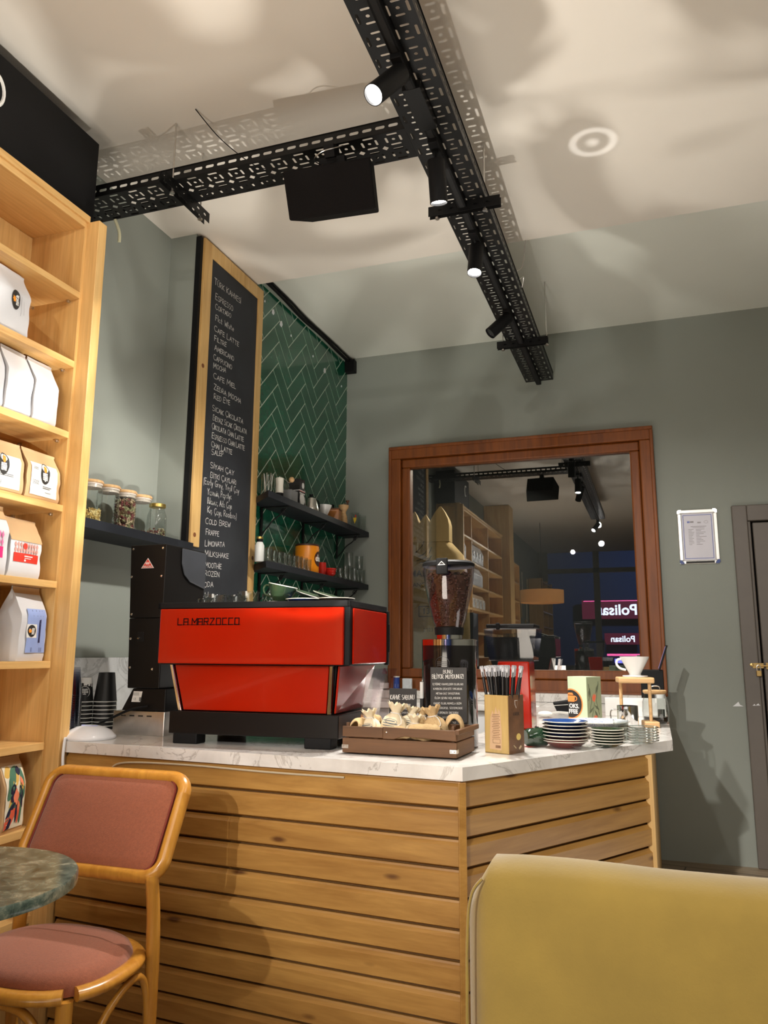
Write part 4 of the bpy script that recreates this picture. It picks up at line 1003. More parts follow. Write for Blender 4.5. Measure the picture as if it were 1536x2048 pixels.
def disc(t, front, name, m, u, v, ru, rv, off=.0024, n=24, arc=None):
    b_ = MB(); pts = [front(u+ru*cos(2*pi*k/n), v+rv*sin(2*pi*k/n), off) for k in range(n)]
    b_.add([front(u, v, off)]+pts, [(0, 1+k, 1+(k+1)%n) for k in range(n)]); return b_.build(name, m, t)
def round_logo(t, front, u, v, ru, rv, rot=False):
    """dark disc, orange coffee pot and the two word lines"""
    disc(t, front, 'round_logo', M_ink, u, v, ru, rv)
    f2 = (lambda a, b: (u+a*ru, v+b*rv)) if not rot else (lambda a, b: (u-b*ru, v+a*rv))
    b_ = MB(); n = 14; c = f2(0, .38)
    def P3(a, b, off=.0030): q = f2(a, b); return front(q[0], q[1], off)
    b_.add([P3(0,.36)]+[P3(.30*cos(2*pi*k/n), .36+.27*sin(2*pi*k/n)) for k in range(n)], [(0,1+k,1+(k+1)%n) for k in range(n)])
    b_.add([P3(-.34,.55),P3(.34,.55),P3(.30,.68),P3(-.30,.68)], [(0,1,2,3)]); b_.add([P3(-.08,.68),P3(.08,.68),P3(.06,.82),P3(-.06,.82)], [(0,1,2,3)])
    b_.build('logo_pot', M_orange, t)
    b_ = MB()
    for s_, yb, hh in (('BOOKS.', -.22, .26), ('COFFEE', -.58, .26)):
        wv = []
        tmp = MB(); write(tmp, s_, (-.52, yb, 0), (1,0,0), (0,1,0), hh, .085, 1.04)
        vs = [P3(p.x, p.y, .0031) for p in tmp.v]; b_.add(vs, tmp.f)
    b_.build('logo_words', M_print, t)
g1 = 'white foil coffee bags on the oak shelves'
# shelf at z 2.242
t, f = bag('coffee_bag', 'white bag with a sideways round logo, alone on the second shelf from the top', (-2.010,1.895,2.2425), .150,.235,.075, M_bagw, 4, seedn=2)
round_logo(t, f, -.02,.50,.26,.15, True); lines(t, f, 'label_text', mat('soft_print', sr(170,170,172), .6), [(.34,.37,.30+.012*k,.008) for k in range(24)]+[(.52,.54,.33+.013*k,.008) for k in range(16)])
# shelf at 1.975
for i, (y, lb, sd) in enumerate(((2.070,'plain white coffee bag at the right end of its shelf',3),(1.948,'plain white coffee bag in the middle of three plain ones',4),(1.826,'plain white coffee bag cut by the left edge of the photo',5))):
    bag('coffee_bag', lb, (-2.012,y,1.9755), .118,.232,.085, M_bagw, 3, g1, seedn=sd)
# shelf at 1.706 : kraft bags with white labels
t, f = bag('coffee_bag', 'short kraft bag with a white label and round black logo, nearest the post', (-2.000,2.086,1.7065), .162,.176,.07, M_bagk, 2, seedn=6)
label(t, f, 'white_sticker', M_print, -.80,.80,.08,.72); round_logo(t, f, .0,.53,.27,.21)
lines(t, f, 'label_text', M_ink, [(-.12+.0*k,.42-.1*k,.265-.03*k,.012) for k in range(2)]+[(-.70,-.42,.62-.02*k,.007) for k in range(3)]+[(-.70,-.35,.36-.022*k,.007) for k in range(4)]+[(.05,.4,.16,.007)])
t, f = bag('coffee_bag', 'kraft bag with a white label, second from the post and partly shaded', (-2.006,1.925,1.7065), .150,.176,.07, M_bagk, -3, seedn=7)
label(t, f, 'white_sticker', M_print, -.85,.80,.08,.70); round_logo(t, f, -.15,.52,.28,.21); lines(t, f, 'label_text', M_ink, [(-.35,.4,.33-.03*k,.010) for k in range(2)]+[(-.7,-.2,.2-.02*k,.007) for k in range(4)])
# shelf at 1.437
def leafy(t, f, m, u0, u1, v0, v1, nx, ny):
    b_ = MB()
    for i in range(nx):
        for j in range(ny):
            cu = u0+(u1-u0)*(i+.5+(.5 if j % 2 else 0)*.0)/nx; cv = v0+(v1-v0)*(j+.5)/ny; ru = (u1-u0)/nx*.42; rv = (v1-v0)/ny*.60
            b_.add([f(cu,cv-rv,.0022),f(cu+ru,cv,.0022),f(cu,cv+rv,.0022),f(cu-ru,cv,.0022)], [(0,1,2,3)])
    return b_.build('leaf_pattern', m, t)
t, f = bag('coffee_bag', 'white bag with a red band and rose leaf pattern below a kraft top', (-2.012,2.040,1.4375), .150,.200,.08, M_bagw, 3, topm=M_bagk, seedn=8)
MB().grid(lambda u, v: f(-1+2*u, .60+.21*v, .0015), 10, 8).build('kraft_band', M_bagk, t, smooth=50)
label(t, f, 'red_band', M_lred, -.80,.74,.25,.40); leafy(t, f, M_lrose, -.80,.74,.41,.58, 9, 2); disc(t, f, 'red_emblem', M_lred, -.15,.52,.12,.055)
lines(t, f, 'label_text', M_print, [(-.18,.34,.345,.018),(-.15,.25,.315,.010),(-.15,-.05,.27,.03)])
t, f = bag('coffee_bag', 'white bag with a bright pink band at the left edge of the photo', (-2.006,1.890,1.4375), .135,.226,.08, M_bagw, -2, topm=M_bagk, seedn=9)
label(t, f, 'pink_band', M_lpink, -.80,.70,.24,.40); leafy(t, f, mat('pink_pattern', sr(232,120,170), .6), -.80,.70,.41,.62, 8, 2)
# shelf at 1.165
t, f = bag('coffee_bag', 'white bag with a pale blue label, leaning nearest the shelf post', (-2.010,2.095,1.1655), .135,.246,.085, M_bagw, 6, topm=None, seedn=10)
MB().grid(lambda u, v: f(-1+2*u, .905+.09*v, .0016), 10, 6).build('kraft_fold', M_bagk, t, smooth=50)
label(t, f, 'blue_label', M_lblue, -.55,.93,.11,.70)
label(t, f, 'white_square', M_print, -.60,.16,.31,.49, .0020); round_logo(t, f, -.23,.40,.31,.082, True)
b_ = MB(); tmp = MB(); write(tmp, 'ETHIOPIA DIGESA', (0,0,0), (0,1,0), (-1,0,0), .13, .030, .29); b_.add([f(.46+p.x, .26+p.y, .0024) for p in tmp.v], tmp.f); b_.build('label_words', mat('navy_print', sr(36,44,90), .6), t)
lines(t, f, 'label_text', mat('navy_print', sr(36,44,90), .6), [(u,u+.025,.60,.085) for u in (-.15,.12,.38,.62)]+[(u,u+.02,.12,.06) for u in (-.2,-.12,.45,.55,.63)])
t, f = bag('coffee_bag', 'white bag with a pale blue label at the left edge of the photo', (-2.008,1.870,1.1655), .130,.240,.08, M_bagw, 0, seedn=11)
label(t, f, 'blue_label', M_lblue, -.5,.93,.11,.70)
# shelf at .63
t, f = bag('coffee_bag', 'tall bag with a painted coffee plant in green, yellow and coral', (-2.000,2.072,.6305), .105,.232,.07, M_bagk, 8, seedn=12)
label(t, f, 'painted_label', mat('ivory_label', sr(236,228,206), .6), -.86,.92,.06,.88)
def blobs(name, m, L, off):
    b_ = MB()
    for (u, v, a, b, r) in L:
        n = 16; c, s_ = cos(r), sin(r)
        pts = []
        for k in range(n):
            t_ = 2*pi*k/n; x = a*cos(t_); y = b*sin(t_)*(1-.5*abs(cos(t_))**2); pts.append(f(max(-.86,min(.92,u+x*c-y*s_)), max(.06,min(.88,v+(x*s_+y*c)*.45)), off))
        b_.add([f(max(-.86,min(.92,u)), v, off)]+pts, [(0,1+k,1+(k+1)%n) for k in range(n)])
    b_.build(name, m, t)
blobs('yellow_leaves', mat('paint_yellow', sr(222,180,90), .6), [(-.5,.80,.36,.16,.3),(.55,.58,.34,.2,1.2),(-.3,.46,.4,.15,.7),(.1,.68,.5,.13,.4)], .0022)
blobs('green_leaves', mat('paint_green', sr(74,120,96), .6), [(-.1,.74,.55,.20,.5),(-.4,.60,.5,.26,.8),(.6,.52,.25,.36,-.4),(-.3,.32,.6,.18,.6),(.45,.32,.22,.5,.2),(.7,.70,.16,.3,0)], .0026)
blobs('coral_band', mat('paint_coral', sr(226,98,70), .6), [(-.45,.19,.62,.22,.45),(.28,.26,.16,.34,0)], .0029)
blobs('navy_leaves', mat('paint_navy', sr(28,30,60), .6), [(-.25,.52,.30,.28,.9),(.5,.46,.14,.4,.5),(-.4,.31,.48,.10,.5),(-.5,.11,.45,.12,.9),(.1,.26,.10,.3,0),(.45,.80,.2,.14,0)], .0031)
blobs('coral_berries', mat('paint_berry', sr(240,140,104), .6), [(.0,.52,.13,.14,0),(.14,.47,.14,.15,0),(-.12,.46,.13,.14,0),(.05,.42,.14,.14,0),(.55,.66,.13,.14,0),(.3,.34,.12,.13,0)], .0035)
t, f = bag('coffee_bag', 'crumpled kraft bag beside the painted one on the lowest shelf', (-2.004,1.955,.6305), .12,.225,.075, M_bagk, 0, seedn=13)
# ================================================================ jar shelf on the left wall
tag(MB().box(-2.229,-2.01,2.262,3.098,1.660,1.697).build('jar_shelf', M_blackwood, None, bevel=.001), 'black wall shelf carrying the row of glass jars', 'shelf')
M_silic = mat('silicone_seal', sr(196,184,172), .5); M_bamboo = wood('bamboo_lid', sr(222,184,134), sr(190,148,98), 'X', .5, 1.5)
def wood_jar(label_, loc, fill, fh, r=.046, h=.160):
    t = thing('storage_jar', label_, 'jar', loc, 0, 'wooden lidded ribbed jars on the black shelf')
    pr = [(0,0),(r-.004,0),(r,.005)]
    z = .005; n = 11
    for k in range(n):
        z0 = .008+(h-.020)*k/n; dz = (h-.020)/n; pr += [(r-.0014,z0),(r+.0004,z0+dz*.5)]
    pr += [(r-.002,h-.010),(r-.004,h)]
    MB().lathe(pr, 40, cap=False).build('glass_body', M_glassg, t, smooth=70)
    MB().lathe([(0,h-.012),(r-.005,h-.012),(r-.005,h-.001),(r-.002,h-.001),(r-.002,h+.006),(0,h+.006)], 32).build('seal', M_silic, t, smooth=40)
    MB().lathe([(0,h+.0062),(r+.001,h+.0062),(r+.003,h+.011),(r-.002,h+.018),(r*.6,h+.021),(0,h+.0215)], 32).build('lid', M_bamboo, t, smooth=40)
    if fill:
        b_ = MB(); rd = random.Random(int(loc[1]*1000)); sz_ = fill[1]; cnt = int(fill[2])
        q = MB().sphere((0,0,0), 1, 6, 4)
        for k in range(cnt):
            a = rd.uniform(0,2*pi); rr_ = (r-.006-sz_*.4)*(1 if k % 3 else sqrt(rd.random())); zz = rd.uniform(.006, fh)
            b_.add(q.v, q.f, T(rr_*cos(a), rr_*sin(a), zz)@Matrix.Rotation(rd.uniform(0,6), 4, Vector((rd.random(),rd.random(),rd.random()+.1)).normalized())@Matrix.Diagonal((sz_,sz_*.55,sz_*.3,1)))
        o = b_.build('contents', fill[0], t); o['kind'] = 'stuff'
    return t
def mix_mat(name, stops, scale):
    m, nt, b = _nt(name); mp = _coords(nt, (1,1,1)); v = nt.nodes.new('ShaderNodeTexVoronoi'); v.inputs['Scale'].default_value = scale
    nt.links.new(mp.outputs[0], v.inputs['Vector']); r = _ramp(nt, v.outputs['Color'], stops); r.color_ramp.interpolation = 'CONSTANT'
    nt.links.new(r.outputs[0], b.inputs['Base Color']); b.inputs['Roughness'].default_value = .8; return m
M_cham = mix_mat('chamomile', [(0,sr(190,160,90)),(.4,sr(214,196,140)),(.7,sr(150,120,60))], 90)
M_herb = mix_mat('dried_herbs', [(0,sr(110,86,60)),(.35,sr(188,170,140)),(.55,sr(120,60,60)),(.75,sr(150,150,110))], 80)
jz = 1.6975
wood_jar('ribbed jar a third full of yellow camomile, behind the shelf post', (-2.115,2.505,jz), (M_cham,.010,420), .058)
wood_jar('empty looking ribbed jar with a wooden lid beside the camomile jar', (-2.115,2.612,jz), None, 0)
wood_jar('ribbed jar nearly full of brown dried herbs', (-2.115,2.722,jz), (M_herb,.010,900), .138)
wood_jar('ribbed jar with only a thin reddish layer left in it', (-2.115,2.830,jz), (mat('hibiscus', sr(120,50,30), .8),.009,150), .014)
t = thing('mason_jar', 'clear mason jar with a gold screw lid at the right end of the jar shelf', 'jar', (-2.11,2.945,jz))
MB().lathe([(0,0),(.036,0),(.042,.006),(.044,.05),(.043,.105),(.036,.126),(.033,.132),(.033,.150)], 36, cap=False).build('glass_body', M_glassg, t, smooth=60)
MB().lathe([(0,.162),(.034,.162),(.0365,.160),(.0365,.146),(.035,.145)][::-1], 36).build('lid', M_gold, t, smooth=40)
MB().tube([(.0445,-.012+.012*cos(a*pi/8)+.0,.07+.020*sin(a*pi/8)) for a in range(16)], .001, 4, closed=True).build('embossed_oval', M_glassg, t)
b_ = MB(); q = MB().sphere((0,0,0),1,6,4); rd = random.Random(9)
for k in range(140): a = rd.uniform(0,6.28); b_.add(q.v,q.f,T(.034*cos(a),.034*sin(a),rd.uniform(.006,.045))@Matrix.Rotation(rd.uniform(0,6),4,'X')@Matrix.Diagonal((.007,.004,.003,1)))
o = b_.build('contents', M_herb, t); o['kind']='stuff'
# ================================================================ black shelves on the tiles, with scrolled brackets
SX0, SX1 = -2.070, -1.888
for nm, zt_, lb in (('wall_shelf',2.042,'upper black shelf on the green tiles with mills and a kettle'),('wall_shelf',1.668,'lower black shelf on the green tiles with glasses and a tin')):
    t = thing(nm, lb, 'shelf', (0,0,0), 0, None)
    MB().box(SX0,SX1,3.765,5.138,zt_-.036,zt_).build('board', M_blackwood, t, bevel=.001)
    MB().prism([(SX1,3.592),(SX1,3.7645),(-2.036,3.7645),(-2.036,3.735)], zt_-.036, zt_).build('board_end', M_blackwood, t, bevel=.001)
    for y in (3.86,4.42,4.98):
        b_ = MB(); b_.box(SX0+.001,SX0+.006,y-.011,y+.011,zt_-.20,zt_-.037); b_.box(SX0+.006,SX1-.012,y-.011,y+.011,zt_-.0415,zt_-.037)
        b_.tube(smoothpath([(SX0+.010,y,zt_-.185),(SX0+.045,y,zt_-.150),(SX0+.075,y,zt_-.115),(SX0+.12,y,zt_-.085),(SX1-.025,y,zt_-.048)],5), .0042, 8)
        c = (SX1-.045, zt_-.066); b_.tube([(c[0]+.016*(1-k/26)*cos(k*.45), y, c[1]+.016*(1-k/26)*sin(k*.45)) for k in range(24)], .003, 6)
        b_.build('bracket', M_blackpaint, t, smooth=40)
Z1, Z2 = 2.0425, 1.6685
# upper shelf
t = thing('glass_jar', 'tall clear jar holding spoons at the left end of the upper shelf', 'jar', (-1.955,3.712,Z1))
MB().lathe([(0,.002),(.034,.002),(.036,.008),(.036,.112),(.034,.112),(.034,.008),(0,.006)], 32, cap=False).build('glass_body', M_glass, t, smooth=50)
b_ = MB()
for k in range(7): a = k*.9; b_.tube([(.018*cos(a),.018*sin(a),.008),(.026*cos(a+.4),.026*sin(a+.4),.118)], (.002,.004), 6)
b_.build('spoons', M_steel, t, smooth=40)
t = thing('hand_grinder', 'cream and black cylinder hand grinder with a crank and round wooden knob', 'hand grinder', (-1.955,3.850,Z1))
MB().lathe([(0,0),(.024,0),(.024,.036),(0,.036)], 28).build('lower_body', M_black, t, smooth=40)
MB().lathe([(0,.0365),(.0225,.0365),(.0225,.060),(.0215,.075),(.0225,.095),(.0235,.122),(.018,.125),(0,.125)], 28).build('body', mat('cream_enamel', sr(226,222,208), .4), t, smooth=40)
MB().tube(smoothpath([(0,0,.125),(.0,.0,.132),(.012,.03,.125),(.02,.075,.112),(.022,.095,.118)],5), .0025, 8).build('crank', M_steel, t, smooth=40)
MB().sphere((.024,.105,.135), .0165, 18, 12).build('knob', M_bamboo, t, smooth=80)
tag(MB().box(-1.995,-1.925,3.945,4.03,Z1,Z1+.077).build('grey_box', mat('grey_card', sr(124,124,124), .6), None, bevel=.0015), 'plain grey box on the upper shelf beside the hand grinder', 'box')
t = thing('gift_box', 'black box with white round badges and a shield shaped tag', 'box', (-1.975,4.12,Z1), 0)
MB().box(-.035,.035,-.036,.036,0,.172).build('carton', mat('black_card', (.02,.018,.018), .45), t, bevel=.001)
b_ = MB(); b_.prism([(.015*cos(k*pi/10),.018*sin(k*pi/10)) for k in range(20)],0,.001,face_px(.0352,.008,.135)); b_.build('round_badge', M_print, t)
b_ = MB(); b_.box(.035,.0362,-.036,.036,.100,.104); b_.box(.035,.0362,-.036,.036,.083,.088); b_.box(-.035,.035,-.0362,-.035,.100,.104); b_.build('white_band', M_print, t)
b_ = MB(); b_.box(.035,.0365,-.036,.036,.0975,.0995); b_.build('red_line', M_lred, t)
b_ = MB(); b_.prism([(-.028,.074),(.012,.078),(.030,.060),(.034,.040),(.018,.010),(.0,0),(-.02,.014),(-.034,.045)],0,.0012,face_px(.0355,.0,.004)); b_.build('shield_tag', M_print, t)
t = thing('kettle', 'small brushed steel kettle with a black knob on the upper shelf', 'kettle', (-1.96,4.295,Z1))
MB().lathe([(0,0),(.048,0),(.050,.004),(.046,.03),(.037,.065),(.028,.088),(.026,.092),(0,.092)], 36).build('body', M_steel, t, smooth=50)
MB().lathe([(0,.0925),(.026,.0925),(.022,.099),(.008,.101),(.008,.106),(.013,.108),(.013,.116),(0,.117)], 24).build('lid', M_black, t, smooth=40)
MB().tube(smoothpath([(.02,.03,.085),(.025,.055,.08),(.027,.062,.05),(.025,.055,.03),(.022,.046,.025)],5), .005, 8).build('handle', M_black, t, smooth=40)
MB().tube(smoothpath([(-.01,-.04,.02),(-.012,-.06,.04),(-.014,-.066,.075),(-.015,-.078,.09)],5), [.006,.003], 8).build('spout', M_steel, t, smooth=40)
t = thing('coffee_dripper', 'white ribbed dripper cone on the upper shelf', 'dripper', (-1.955,4.48,Z1))
MB().lathe([(0,0),(.030,0),(.030,.004),(.020,.006),(.022,.012),(.052,.080),(.050,.0805),(.019,.014),(0,.014)], 36, cap=False).build('cone', M_ceramic, t, smooth=40)
t = thing('box_mill', 'wooden box coffee mill with an upright turned grinder head and crank', 'coffee mill', (-1.965,4.66,Z1), 12)
Mm = wood('mill_wood', sr(196,122,40), sr(160,92,26), 'Z', .35, coat=.3)
MB().box(-.045,.045,-.045,.045,0,.080).build('box', Mm, t, bevel=.002); MB().box(-.050,.050,-.050,.050,.0805,.088).build('lid_board', wood('mill_dark', sr(120,70,34), sr(90,50,22), 'X', .4), t, bevel=.002)
MB().tube([(0,0,.088),(0,0,.115)], .006, 10).build('spindle', M_black, t, smooth=40)
MB().tube(smoothpath([(0,0,.115),(.0,.02,.118),(.0,-.035,.112),(0,-.045,.10)],4), .003, 6).build('crank', M_black, t, smooth=40)
t = thing('hand_grinder', 'turned blond wood hand grinder with a brown crank knob', 'hand grinder', (-1.945,4.79,Z1))
MB().lathe([(0,0),(.028,0),(.030,.01),(.025,.06),(.017,.080),(.017,.092),(.024,.104),(.034,.118),(.036,.136),(.020,.140),(0,.141)], 32).build('body', M_bamboo, t, smooth=50)
MB().tube([(0,0,.14),(0,0,.150),(.01,.045,.152)], .0025, 8).build('crank', M_steel, t, smooth=40); MB().lathe([(0,0),(.006,0),(.005,.012),(.012,.018),(.012,.028),(0,.031)], 16, T(.01,.047,.150)).build('knob', mat('brown_knob', sr(96,56,32), .35), t, smooth=50)
t = thing('syrup_bag', 'clear packet with a yellow and red label before the last glasses', 'packet', (-1.925,4.90,Z1), 0)
b_ = MB(); b_.loft([[(px*.018*(1-k*.9), py*.042*(1-.1*k), .098*k) for px,py in ((-1,-1),(1,-1),(1,1),(-1,1))] for k in (0,.3,.7,1)]); b_.build('film', M_acryl, t)
b_ = MB(); b_.prism([(-.032,.05),(.030,.062),(.024,.040),(-.004,.014)],0,.001,face_px(.0195,0,.012)); b_.build('yellow_label', mat('label_yellow', sr(236,200,40), .5), t)
b_ = MB(); b_.prism([(-.004+.012*cos(k*pi/6),.0+.010*sin(k*pi/6)) for k in range(12)],0,.001,face_px(.0192,.020,.082)); b_.build('red_seal', M_lred, t)
gg = 'stacked clear glasses at the right end of the upper shelf'
for i,(x,y,lb) in enumerate(((-1.93,4.97,'clear glass beside the yellow labelled packet, upper shelf'),(-1.945,5.035,'clear glass in the middle of the last three, upper shelf'),(-1.925,5.095,'clear glass nearest the corner on the upper shelf'))):
    tumbler(lb, (x,y,Z1), .029,.115, M_glass, gg, rb=.8)
# lower shelf
t = thing('syrup_bottle', 'small bottle with a yellow cap and black neck on the lower shelf', 'bottle', (-1.955,3.640,Z2))
MB().lathe([(0,0),(.024,0),(.025,.004),(.025,.085),(.018,.10),(.016,.104),(0,.104)], 28).build('bottle_body', mat('white_label_bottle', sr(226,226,222), .35), t, smooth=40)
MB().lathe([(0,.1045),(.0165,.1045),(.0165,.120),(0,.120)], 24).build('neck', M_black, t, smooth=40); MB().lathe([(0,.1205),(.018,.1205),(.018,.131),(.015,.133),(0,.133)], 24).build('cap', M_gold, t, smooth=40)
g2 = 'small clear glasses along the lower shelf'
wds = ['first','second','third','fourth','fifth','sixth','seventh','eighth','ninth','tenth','eleventh','twelfth']
for i in range(9):
    tumbler('small clear glass, %s from the left in the front row of the lower shelf' % wds[i], (-1.912+.004*(i%2),3.66+i*.062,Z2), .0245,.072-.002*(i%3), M_glassg, g2, rb=.86)
for i in range(6):
    tumbler('small clear glass, %s from the left in the back row of the lower shelf' % wds[i], (-1.985,3.72+i*.075,Z2), .027,.085, M_glassg, g2, rb=.86)
t = thing('tin', 'orange tin with a dark round logo and a dark lid on the lower shelf', 'tin', (-1.975,4.285,Z2))
MB().lathe([(0,0),(.072,0),(.073,.003),(.073,.160),(.072,.163),(0,.163)], 48).build('can', mat('tin_orange', sr(232,140,20), .35, var=.04), t, smooth=40)
MB().lathe([(.072,.1635),(.074,.165),(.074,.172),(.070,.175),(0,.175)], 48).build('lid', mat('tin_lid', sr(70,40,30), .4), t, smooth=40)
def cyl_patch(poly, r, a0, z0): return [(r*cos(a0+x/r), r*sin(a0+x/r), z0+y) for x, y in poly]
a0 = radians(2)
b_ = MB(); n = 24; pts = cyl_patch([(.040*cos(2*pi*k/n), .046*sin(2*pi*k/n)) for k in range(n)], .0745, a0, .085); b_.add([(.0752*cos(a0),.0752*sin(a0),.085)]+pts, [(0,1+k,1+(k+1)%n) for k in range(n)]); b_.build('round_logo', mat('logo_brown', sr(60,28,20), .5), t)
tmp = MB(); write(tmp, 'chai', (-.030,-.016,0), (1,0,0), (0,1,0), .040, .0075, .060); 
G['c'] = (.4, [_arc(.22,.27,.2,.27,50,310,10)])
tmp = MB(); write(tmp, 'chai', (-.030,-.012,0), (1,0,0), (0,1,0), .036, .0075, .060)
b_ = MB(); b_.add(cyl_patch([(p.x,p.y) for p in tmp.v], .0768, a0, .085), tmp.f); b_.box(0,.0,0,0,0,0) if False else None
b_.build('logo_letters', M_print, t)
t = thing('espresso_mug', 'small red cup standing behind the red bowls on the lower shelf', 'cup', (-1.945,4.445,Z2+.0))
MB().lathe([(0,0),(.018,0),(.022,.01),(.027,.04),(.026,.082),(.024,.082),(.024,.04),(0,.01)], 28, cap=False).build('bowl', mat('bright_red', sr(196,40,30), .25, coat=.4), t, smooth=50)
for i, (r_, z_, lb) in enumerate(((.045,0,'red bowl at the bottom of the small stack on the lower shelf'),(.047,.014,'red bowl in the middle of the small stack on the lower shelf'),(.049,.028,'red bowl on top of the small stack on the lower shelf'))):
    o = MB().lathe([(0,.001),(r_*.45,.001),(r_*.5,0),(r_*.85,.014),(r_,.026),(r_-.003,.026),(r_*.8,.016),(r_*.45,.004),(0,.004)], 32, cap=False).build('bowl', mat('bright_red', sr(196,40,30), .25), None, smooth=50)
    o.location = (-1.935,4.535,Z2+z_); tag(o, lb, 'bowl', 'red bowls on the lower shelf')
g3 = 'clear glasses at the right end of the lower shelf'
k = 0
for (x,y,z,h) in ((-1.925,4.70,0,.075),(-1.975,4.76,0,.085),(-1.925,4.79,0,.10),(-1.93,4.87,0,.10),(-1.975,4.92,0,.10),(-1.925,4.955,0,.10),(-1.93,5.03,0,.10),(-1.93,5.10,0,.10)):
    tumbler('clear glass, %s from the tin among the glasses right on the lower shelf' % wds[k], (x,y,Z2+z), .030,h, M_glassg, g3, rb=.86); k += 1
for y, lb in ((4.87,'clear glass stacked on top at the left of the upper two, lower shelf'),(5.06,'clear glass stacked on top, nearest the corner, lower shelf')):
    tumbler(lb, (-1.93,y,Z2+.1005), .029,.095, M_glassg, g3, rb=.86)
# ================================================================ left end of the worktop
CZ = .9005
t = thing('wireless_router', 'white dome shaped device with a white cable on the left end of the worktop', 'wifi device', (-1.872,2.300,CZ))
MB().lathe([(0,0),(.086,0),(.089,.004),(.088,.010),(.070,.028),(.045,.040),(.02,.0455),(0,.046)], 56).build('dome', mat('glossy_white', (.85,.85,.88), .18, var=.01), t, smooth=50)
MB().tube([(.03*cos(a*pi/16),.018*sin(a*pi/16)-.004,.0452-.0006*(1+sin(a*pi/16))) for a in range(32)], .0012, 6, closed=True).build('blue_ring', mat('pale_blue_print', sr(176,180,232), .4), t)
tag(MB().tube(smoothpath([(-1.905,2.222,.9055),(-1.893,2.204,.905),(-1.889,2.196,.86),(-1.886,2.196,.82),(-1.88,2.195,.80),(-1.86,2.196,.775),(-1.80,2.197,.74)],8), .0048, 8).build('white_cable', M_white, None, smooth=40), 'thick white cable hanging from the dome over the counter edge', 'cable')
tag(MB().tube(smoothpath([(-1.76,2.192,.79),(-1.70,2.19,.815),(-1.64,2.188,.845),(-1.40,2.170,.853),(-1.1,2.147,.850),(-.85,2.128,.851)],8), .003, 6).build('thin_cable', mat('old_cable', sr(190,176,150), .6), None, smooth=40), 'thin cream cable pinned under the front edge of the worktop', 'cable')
M_cupblk = mat('black_paper_cup', (.012,.012,.012), .45); M_cupw = mat('cup_white', (.78,.77,.73), .5)
def cup_stack(cx, cy, n, r, h, pitch, lab, group, art=False):
    for i in range(n):
        top = (i == n-1); t = thing('paper_cup', lab(i, n), 'paper cup', (cx, cy, CZ+.0+i*pitch), 0, group)
        hh = h; rb, rt_ = r, r*.70
        MB().lathe([(rb-.003,.004),(rb,.004),(rt_,hh),(rt_-.002,hh),(rb-.003,.006)], 28, cap=False).build('wall', M_cupblk, t, smooth=40)
        MB().lathe([(rt_-.002,hh-.003),(0,hh-.003)], 28, cap=False).build('bottom', M_cupw if art else M_cupblk, t)
        MB().tube([(rb*1.01*cos(2*pi*k/28), rb*1.01*sin(2*pi*k/28), .003) for k in range(28)], .0019, 6, closed=True).build('rolled_rim', M_cupw, t, smooth=50)
        if top and art:
            b_ = MB(); m_ = 40
            for k in range(m_):
                a1, a2 = 2*pi*k/m_, 2*pi*(k+1)/m_; rd = random.Random(k); zz = hh-.020-rd.uniform(0,.018)
                rr1 = rb+(rt_-rb)*(zz-.004)/(hh-.004)+.0008; b_.add([(rr1*cos(a1),rr1*sin(a1),zz),(rr1*cos(a2),rr1*sin(a2),zz),((rt_+.0008)*cos(a2),(rt_+.0008)*sin(a2),hh),((rt_+.0008)*cos(a1),(rt_+.0008)*sin(a1),hh)], [(0,1,2,3)])
            b_.build('skyline_print', M_print, t)
            a0 = radians(-52); zc = hh*.42; rr_ = rb+(rt_-rb)*.42+.0012
            b_ = MB(); b_.tube([(rr_*cos(a0+.019*cos(q*pi/12)/rr_), rr_*sin(a0+.019*cos(q*pi/12)/rr_), zc+.021*sin(q*pi/12)) for q in range(24)], .0010, 4, closed=True)
            tmp = MB(); write(tmp, 'BOOKS.', (.012,.003,0), (-1,0,0), (0,-1,0), .006, .0014, .024); write(tmp, 'COFFEE', (.012,.012,0), (-1,0,0), (0,-1,0), .006, .0014, .024)
            b_.add([(rr_*cos(a0+p.x/rr_), rr_*sin(a0+p.x/rr_), zc+p.y) for p in tmp.v], [f_ for f_ in tmp.f])
            n_ = 12; b_.add([(rr_*cos(a0),rr_*sin(a0),zc-.010)]+[(rr_*cos(a0+.006*cos(2*pi*k/n_)/rr_), rr_*sin(a0+.006*cos(2*pi*k/n_)/rr_), zc-.010+.005*sin(2*pi*k/n_)) for k in range(n_)], [(0,1+k,1+(k+1)%n_) for k in range(n_)])
            b_.build('cup_logo', M_print, t)
cup_stack(-2.080,2.512,8,.033,.094,.0150, lambda i,n: 'black printed paper cup, %s from the bottom of the skyline stack' % (wds+['top'])[i] if i < n-1 else 'black paper cup with white skyline print and round logo, top of its stack', 'skyline paper cups in a stack', True)
cup_stack(-2.020,2.558,8,.043,.112,.0150, lambda i,n: 'larger plain black paper cup, %s from the bottom of the stack beside the grinder' % wds[i] if i < n-1 else 'plain black paper cup on top of the stack beside the grinder', 'plain black paper cups in a stack')
M_pet = glass('pet_cup', (.90,.91,.95), 1.0, .08, .12)
for i in range(18):
    o = MB().lathe([(.046,.0),(.0475,.001),(.046,.004),(.034,.10),(0,.10)], 28, cap=False).build('plastic_cup', M_pet, None, smooth=40); o.location = (-2.035,2.372,CZ+i*.0082)
    tag(o, 'clear plastic cup, %s of the upside down stack by the post' % ('topmost' if i == 17 else 'lowest' if i == 0 else 'number %d from below' % (i+1)), 'plastic cup', 'upside down clear plastic cups')
